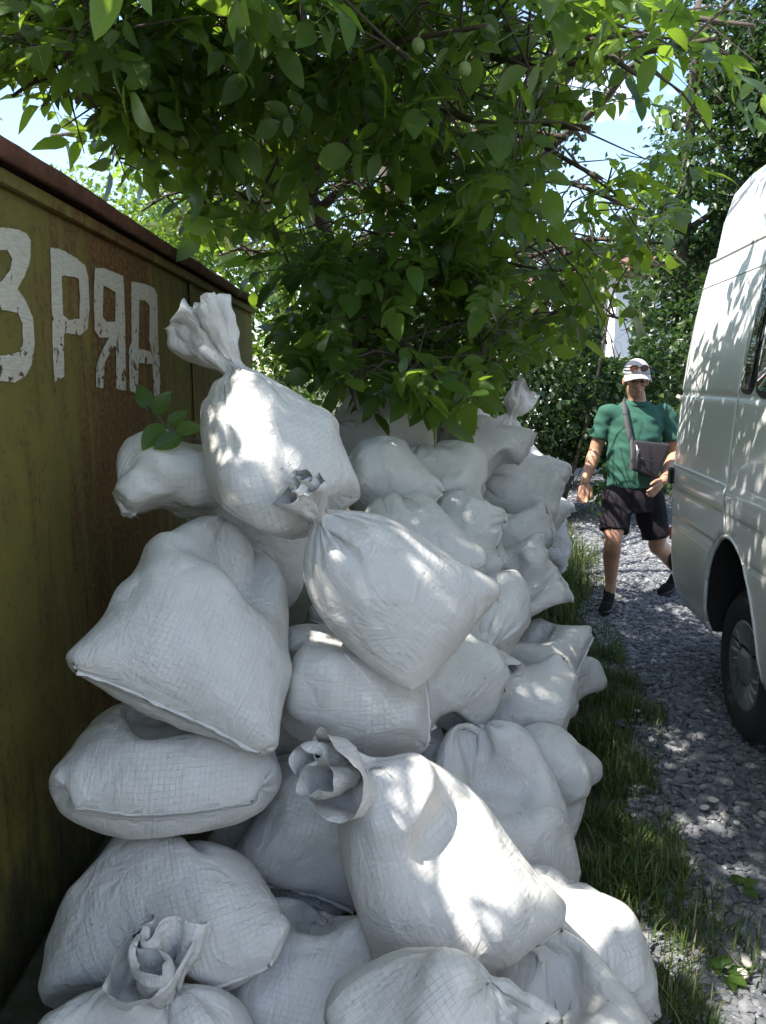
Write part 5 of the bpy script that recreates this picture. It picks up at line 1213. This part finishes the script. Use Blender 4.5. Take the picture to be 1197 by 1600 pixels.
# the leaves one can pick out are parts of their own, the rest of the crown one mass
cx_, cy_, cz_ = proj(LP + LD * (LS * 2.0)[:, None]); inv = (cx_ > 0) & (cx_ < 1197) & (cy_ > 0) & (cy_ < 760) & (cz_ > 1)
order = np.argsort(np.where(inv, cz_, 99)); near_i = order[:290]; rest = order[290:]
NEAR = []
for (V, Q), U in zip(COMP, COMP_UV): NEAR.append(mk_mesh('leaf', V, Q, M_WLEAF_O, uv=U))
Fm = RM[near_i]
for a, i in enumerate(near_i):
    o = link('leaf', NEAR[KT[i]]); M = Matrix.Identity(4)
    for r_ in range(3):
        for c_ in range(3): M[r_][c_] = Fm[a][r_, c_] * LS[i]
        M[r_][3] = LP[i][r_]
    o.parent = tree; o.matrix_parent_inverse = tinv; o.matrix_basis = M
hi = rest[(cz_[rest] < 5.2) & inv[rest]]; lo = np.setdiff1d(rest, hi)
V1, Q1, T1, U1 = scatter(COMP, LP[hi], LD[hi], LS[hi], tr_, Rm=RM[hi], k=KT[hi], uvs=COMP_UV); V2, Q2, T2, U2 = scatter(COMP, LP[lo], LD[lo], LS[lo], tr_, Rm=RM[lo], k=KT[lo], uvs=COMP_UV)
o = tpart(link('crown', mk_mesh('crown', np.concatenate((V1, V2)), np.concatenate((Q1, Q2 + len(V1))), M_WLEAF, attrs={'tint': np.concatenate((T1, T2))}, uv=np.concatenate((U1, U2))))); o['kind'] = 'stuff'
tpart(wood.build('trunk', M_BARK))
# green nuts
M_NUT = plain('green_walnut_husk', (0.13, 0.19, 0.05), 0.5, var=0.2, scale=60, bump=0.2)
for x, y, zc, r_ in ((441, 77, 2.55, 0.024), (653, 72, 2.5, 0.022), (726, 108, 2.4, 0.020), (1057, 197, 2.9, 0.018)):
    p = at(x, y, zc); mb = MB(); add_ell(mb, (0, 0, 0), (r_, r_, r_ * 1.12), None, 18, 12); mb.tube([(0, 0, r_ * 0.9), (0.006, 0.01, 0.04), (0.02, 0.03, 0.06)], 0.003, 5); o = mb.build('walnut', M_NUT); o.parent = tree; o.matrix_parent_inverse = tinv; o.location = Vector(p)
# leafy twig lying on the sacks at the wall
tw = MB(); twig_r = tag(empty('walnut_twig', tuple(at(262, 690, 2.30))), 'dark green leafy twig lying on the sacks against the wall', 'twig'); wi = Matrix.Translation(-Vector(twig_r.location))
o = tw.tube([at(225, 630, 2.32), at(262, 668, 2.28), at(310, 690, 2.26)], 0.004, 6).build('stem', M_BARK, twig_r); o.matrix_parent_inverse = wi
for (x, y, zc, tx, ty, dz, sc) in ((232, 640, 2.31, 222, 612, 0.0, .085), (240, 648, 2.30, 265, 610, -.02, .085), (255, 662, 2.28, 215, 705, -.06, .10), (275, 672, 2.27, 320, 665, -.02, .08), (285, 680, 2.27, 235, 700, -.05, .09), (262, 668, 2.28, 290, 640, 0.0, .075)):
    a = at(x, y, zc); b_ = at(tx, ty, zc + dz); d = b_ - a; d /= np.linalg.norm(d); vw_ = C_POS - a + np.array((0, 0, 1.2)) + tr_.normal(0, .3, 3); yy_ = np.cross(vw_, d); yy_ /= np.linalg.norm(yy_); Fm = np.stack((d, yy_, np.cross(d, yy_)), 1); V, Q = leaflet(6, 0.2, 0.2); V = V * np.array((1, 1.15, 1))
    o = link('leaf', mk_mesh('leaf', (V * sc) @ Fm.T + a, Q, M_WLEAF_O, uv=leaf_uv(6)), twig_r); o.matrix_parent_inverse = wi

# ------------------------------------------------------------------ trees and shrubs behind
def simple_leaf():
    V, Q = leaflet(2, 0.15, 0.3); return V, Q
SL = [(leaflet(2, c, f)[0] * np.array((1, w, 1)), leaflet(2, c, f)[1]) for c, f, w in ((.1, .3, 1.2), (.3, .2, 1.4), (.2, .5, 1.1))]
def bg_tree(name, label, base, h, blobs, n, ls, mat, r0=0.12, seed=1, gaps=True, cat='tree', stems_=1, clear=None, shade=False):
    """trunk, limbs into every clump and leaves spread through the clumps' shells"""
    rg = np.random.default_rng(seed); base = np.array(base, float); root = tag(empty(name, tuple(base)), label, cat); inv_ = Matrix.Translation(-Vector(root.location)); wd = MB()
    top = base + np.array((rg.normal(0, .2), rg.normal(0, .2), h * 0.8)); mid = (base + top) / 2 + rg.normal(0, .12, 3) * (1, 1, 0)
    tk = spline([base - (0, 0, .05), mid, top], 14); wd.tube(tk, np.linspace(r0, r0 * .3, 14), 9)
    P, D = [], []; tot = sum(b[3] ** 2 for b in blobs)
    for (x, y, z, r) in blobs:
        c = base + np.array((x, y, z)); j = min(12, max(2, int(13 * np.clip((z - 0.5 * r) / (h * .8), 0.1, 0.95)))); wd.tube(spline([tk[j], (tk[j] + c) / 2 + rg.normal(0, .15, 3), c], 8), np.linspace(r0 * .4, r0 * .08, 8), 6)
        m = int(n * r * r / tot); cl = max(6, int(10 * r)); cd = rg.normal(0, 1, (cl, 3)); cd /= np.linalg.norm(cd, axis=1)[:, None]; cc = c + cd * (r * rg.uniform(.35, .95, cl))[:, None]
        for q in cc[:5]: wd.tube([c, (c + q) / 2 + rg.normal(0, .05, 3), q], [r0 * .1, r0 * .07, r0 * .03], 5, False)
        pk = rg.integers(0, cl, m); of = rg.normal(0, 1, (m, 3)); of *= (r * 0.42 * rg.random(m) ** .33 / (np.linalg.norm(of, axis=1) + 1e-9))[:, None] * 1.15; of[:, 2] *= .75
        p = cc[pk] + of; P.append(p); d = of / (np.linalg.norm(of, axis=1)[:, None] + 1e-9) + rg.normal(0, .6, (m, 3)); d[:, 2] -= .35; D.append(d)
    P = np.concatenate(P); D = np.concatenate(D); k = P[:, 2] > 0.03
    x, y, z = proj(P)
    if gaps:
        for gx_, gy_, gr in SKY_GAPS: k &= ~((x - gx_) ** 2 + (y - gy_) ** 2 < (gr * 1.15) ** 2)
    if clear: 
        for gx_, gy_, gw, gh in clear: k &= ~((np.abs(x - gx_) < gw) & (np.abs(y - gy_) < gh))
    t = P[:, 2] / sv[2]; G = P - sv * t[:, None]
    if not shade: k &= ~((G[:, 0] > 0.9) & (G[:, 0] < 3.6) & (G[:, 1] > 4.2) & (G[:, 1] < 8.5) & (rg.random(len(P)) < .9))
    P, D = P[k], D[k]; S = ls * rg.uniform(.7, 1.25, len(P))
    V, Q, T = scatter(SL, P, D, S, rg, 0.6); o = link('crown', mk_mesh('crown', V, Q, mat, attrs={'tint': T}), root); o.matrix_parent_inverse = inv_; o['kind'] = 'stuff'
    o = wd.build('trunk', M_BARK, root); o.matrix_parent_inverse = inv_; return root
WIN = [(962, 500, 24, 62), (905, 742, 40, 16)]
bg_tree('hornbeam_shrub', 'dense dark shrub growing right behind the sack pile', (2.1, 9.3, 0), 3.4, [(0, 0, .6, .9), (-.7, .2, 1.0, 1.0), (.5, .1, 1.2, .8), (.7, .1, .8, .7), (.85, .2, 1.6, .6), (0, .3, 1.9, .9), (-.9, .4, 2.1, .9), (.3, .4, 2.5, .7), (-1.6, .3, .9, 1.0), (-1.7, .5, 2.0, .9)], 20000, .085, M_DLEAF, .028, 3, cat='shrub', clear=WIN)
bg_tree('leafy_shrub', 'lighter leafy shrub beside the track behind the man', (3.4, 11.6, 0), 2.8, [(0, 0, .5, .8), (.2, .2, 1.2, .9), (-.5, .3, 1.5, .7), (.6, .2, 1.8, .7), (0, .3, 2.2, .6)], 9000, .085, M_DLEAF, .03, 4, cat='shrub', clear=WIN)
bg_tree('tall_tree', 'tall dark tree with a straight trunk behind the man', (5.2, 14.0, 0), 9.5, [(0, 0, 2.6, 1.3), (.9, .2, 3.6, 1.4), (.3, .1, 5.0, 1.5), (1.2, .2, 6.2, 1.5), (.6, 0, 7.8, 1.5), (1.8, 0, 4.8, 1.4), (1.2, 0, 1.8, 1.1), (2.0, 0, 7.0, 1.4)], 26000, .13, M_DLEAF, .16, 5, clear=WIN)
bg_tree('bushy_tree', 'dark leafy tree standing behind the van', (6.4, 10.5, 0), 8.0, [(-1.2, .2, 2.2, 1.1), (0, 0, 3.0, 1.3), (-.4, 0, 4.6, 1.4), (.7, 0, 5.6, 1.4), (.2, 0, 7.0, 1.4), (1.0, 0, 8.4, 1.3), (-1.4, .3, 1.2, 1.0)], 19000, .12, M_DLEAF, .15, 6, clear=WIN)
bg_tree('background_tree', 'green tree behind the walnut, above the garage end', (-1.4, 11.5, 0), 7.0, [(0, 0, 2.2, 1.4), (-1.2, 0, 2.8, 1.4), (1.0, 0, 2.6, 1.4), (-.4, 0, 4.2, 1.5), (.9, 0, 4.4, 1.4), (-1.6, 0, 4.6, 1.3), (.2, 0, 5.8, 1.4), (1.2, 0, 1.2, 1.2), (-.4, 0, 1.0, 1.2)], 17000, .10, M_WLEAF, .15, 7)
bg_tree('background_tree', 'green tree farther back in the middle, behind the walnut trunks', (1.6, 14.0, 0), 8.0, [(0, 0, 2.4, 1.6), (-1.2, 0, 3.6, 1.6), (1.2, 0, 3.8, 1.5), (0, 0, 5.4, 1.6), (1.0, 0, 6.6, 1.4), (-1.2, 0, 6.6, 1.5), (.4, 0, 1.2, 1.4), (1.6, 0, 2.2, 1.2)], 17000, .11, M_DLEAF, .16, 8, clear=WIN)
bg_tree('background_tree', 'pale green tree beyond the garage roof at the left', (-5.2, 13.5, 0), 5.2, [(0, 0, 2.4, 1.4), (1.2, 0, 3.0, 1.3), (-1.0, 0, 2.8, 1.3), (.6, 0, 4.2, 1.2), (1.9, 0, 4.0, 1.2)], 10000, .11, M_WLEAF, .14, 9)
bg_tree('background_tree', 'distant tree closing the end of the track', (9.0, 26.0, 0), 9.0, [(0, 0, 2.0, 2.2), (-2.5, 0, 2.4, 2.0), (1.5, 0, 4.4, 2.2), (-1.0, 0, 5.2, 2.2), (-4.5, 1, 2.0, 2.0), (.6, 0, 7.4, 2.0)], 9000, .2, M_DLEAF, .2, 10, clear=WIN)
# ------------------------------------------------------------------ white house far behind
house = tag(empty('white_house', tuple(at(958, 560, 21.0) * (1, 1, 0))), 'white rendered house showing between the trees above the man', 'house'); house.rotation_euler = (0, 0, 0)
nb = NB('white_render'); v = nb.coord(); c = nb.mix(nb.noise(v, 2, 5), (0.74, 0.74, 0.73), (0.82, 0.82, 0.81)); nb.set(Base_Color=c, Roughness=0.9, Normal=nb.bump(nb.noise(v, 40, 4), 0.2, 0.01)); M_RENDER = nb.m
M_ROOF = plain('brown_roof', (0.14, 0.07, 0.05), 0.8); M_FRAMEW = plain('window_frame_grey', (0.35, 0.33, 0.31), 0.6)
hrot = Matrix.Rotation(R(28), 4, 'Z')
def hpart(mb, name, mat, parent=None):
    o = mb.build(name, mat, parent or house, False)
    if parent is None: o.rotation_euler = (0, 0, R(28))
    return o
hpart(MB().box((0, 0, 0), (7, 8, 4.3)), 'wall', M_RENDER)
rf = MB().add([(-.3, -.3, 4.31), (7.3, -.3, 4.31), (7.3, 8.3, 4.31), (-.3, 8.3, 4.31), (3.5, -.3, 5.6), (3.5, 8.3, 5.6)], [[0, 1, 2, 3], [1, 2, 5, 4], [3, 0, 4, 5]]); rf.F[3] += [np.array([[0, 1, 4], [2, 3, 5]]) + rf.n - 6]; hpart(rf, 'roof', M_ROOF)
for z0 in (0.9,):
    for y0 in (1.2, 4.6):
        w_ = hpart(MB().box((-0.05, y0, z0), (-0.003, y0 + 1.2, z0 + 1.5)), 'window', M_FRAMEW); hpart(MB().box((-0.058, y0 + .08, z0 + .08), (-0.052, y0 + 1.12, z0 + 1.42)), 'pane', M_GLASS, w_)
    w_ = hpart(MB().box((1.5, -0.05, z0), (2.7, -0.003, z0 + 1.5)), 'window', M_FRAMEW); hpart(MB().box((1.58, -0.058, z0 + .08), (2.62, -0.052, z0 + 1.42)), 'pane', M_GLASS, w_)
hpart(MB().tube([(-0.10, 0.35, 0), (-0.10, 0.35, 4.25)], 0.06, 8), 'downpipe', M_FRAMEW)
# garden fence posts by the house
fence = tag(empty('garden_fence', tuple(at(915, 690, 17.0) * (1, 1, 0))), 'pale slatted garden fence glimpsed behind the shrubs', 'fence')
for k in range(9): MB().box((-1.0 + k * .22, 0, 0), (-.86 + k * .22, .03, 1.7), .005).build('slat', M_FRAMEW if k % 3 else M_RENDER, fence, False)
MB().box((-1.0, .032, .4), (.95, .06, .5)).build('rail', M_FRAMEW, fence, False); MB().box((-1.0, .032, 1.3), (.95, .06, 1.4)).build('rail', M_FRAMEW, fence, False)
# small weeds growing through the gravel
for (x, y, n_, lab) in ((1130, 1528, 7, 'small green weed in the gravel near the lower right stones'), (1155, 1392, 4, 'tiny green weed alone on the dark gravel'), (1010, 1318, 6, 'broad-leaved weed at the edge of the grass')):
    a_ = PITCH + math.atan((y - CY) / F_PX); d_ = CAM_H / math.tan(a_); p = at(x, y, d_ * CP + CAM_H * SP); wr_ = tag(empty('weed', (p[0], p[1], 0.0)), lab, 'weed', 'weeds in the gravel')
    for q in range(n_):
        an = q * 2.4 + x; el = tr_.uniform(.2, .8); d = np.array((math.cos(an) * math.cos(el), math.sin(an) * math.cos(el), math.sin(el))); Fm = frames(d[None], .2, tr_)[0]; V, Q = leaflet(5, .35, .2); V = V * np.array((1, 1.5, 1)) * tr_.uniform(.035, .06)
        link('leaf', mk_mesh('leaf', V @ Fm.T + np.array((0, 0, 0.012)) + d * 0.015, Q, M_WLEAF_O, uv=leaf_uv(5)), wr_)
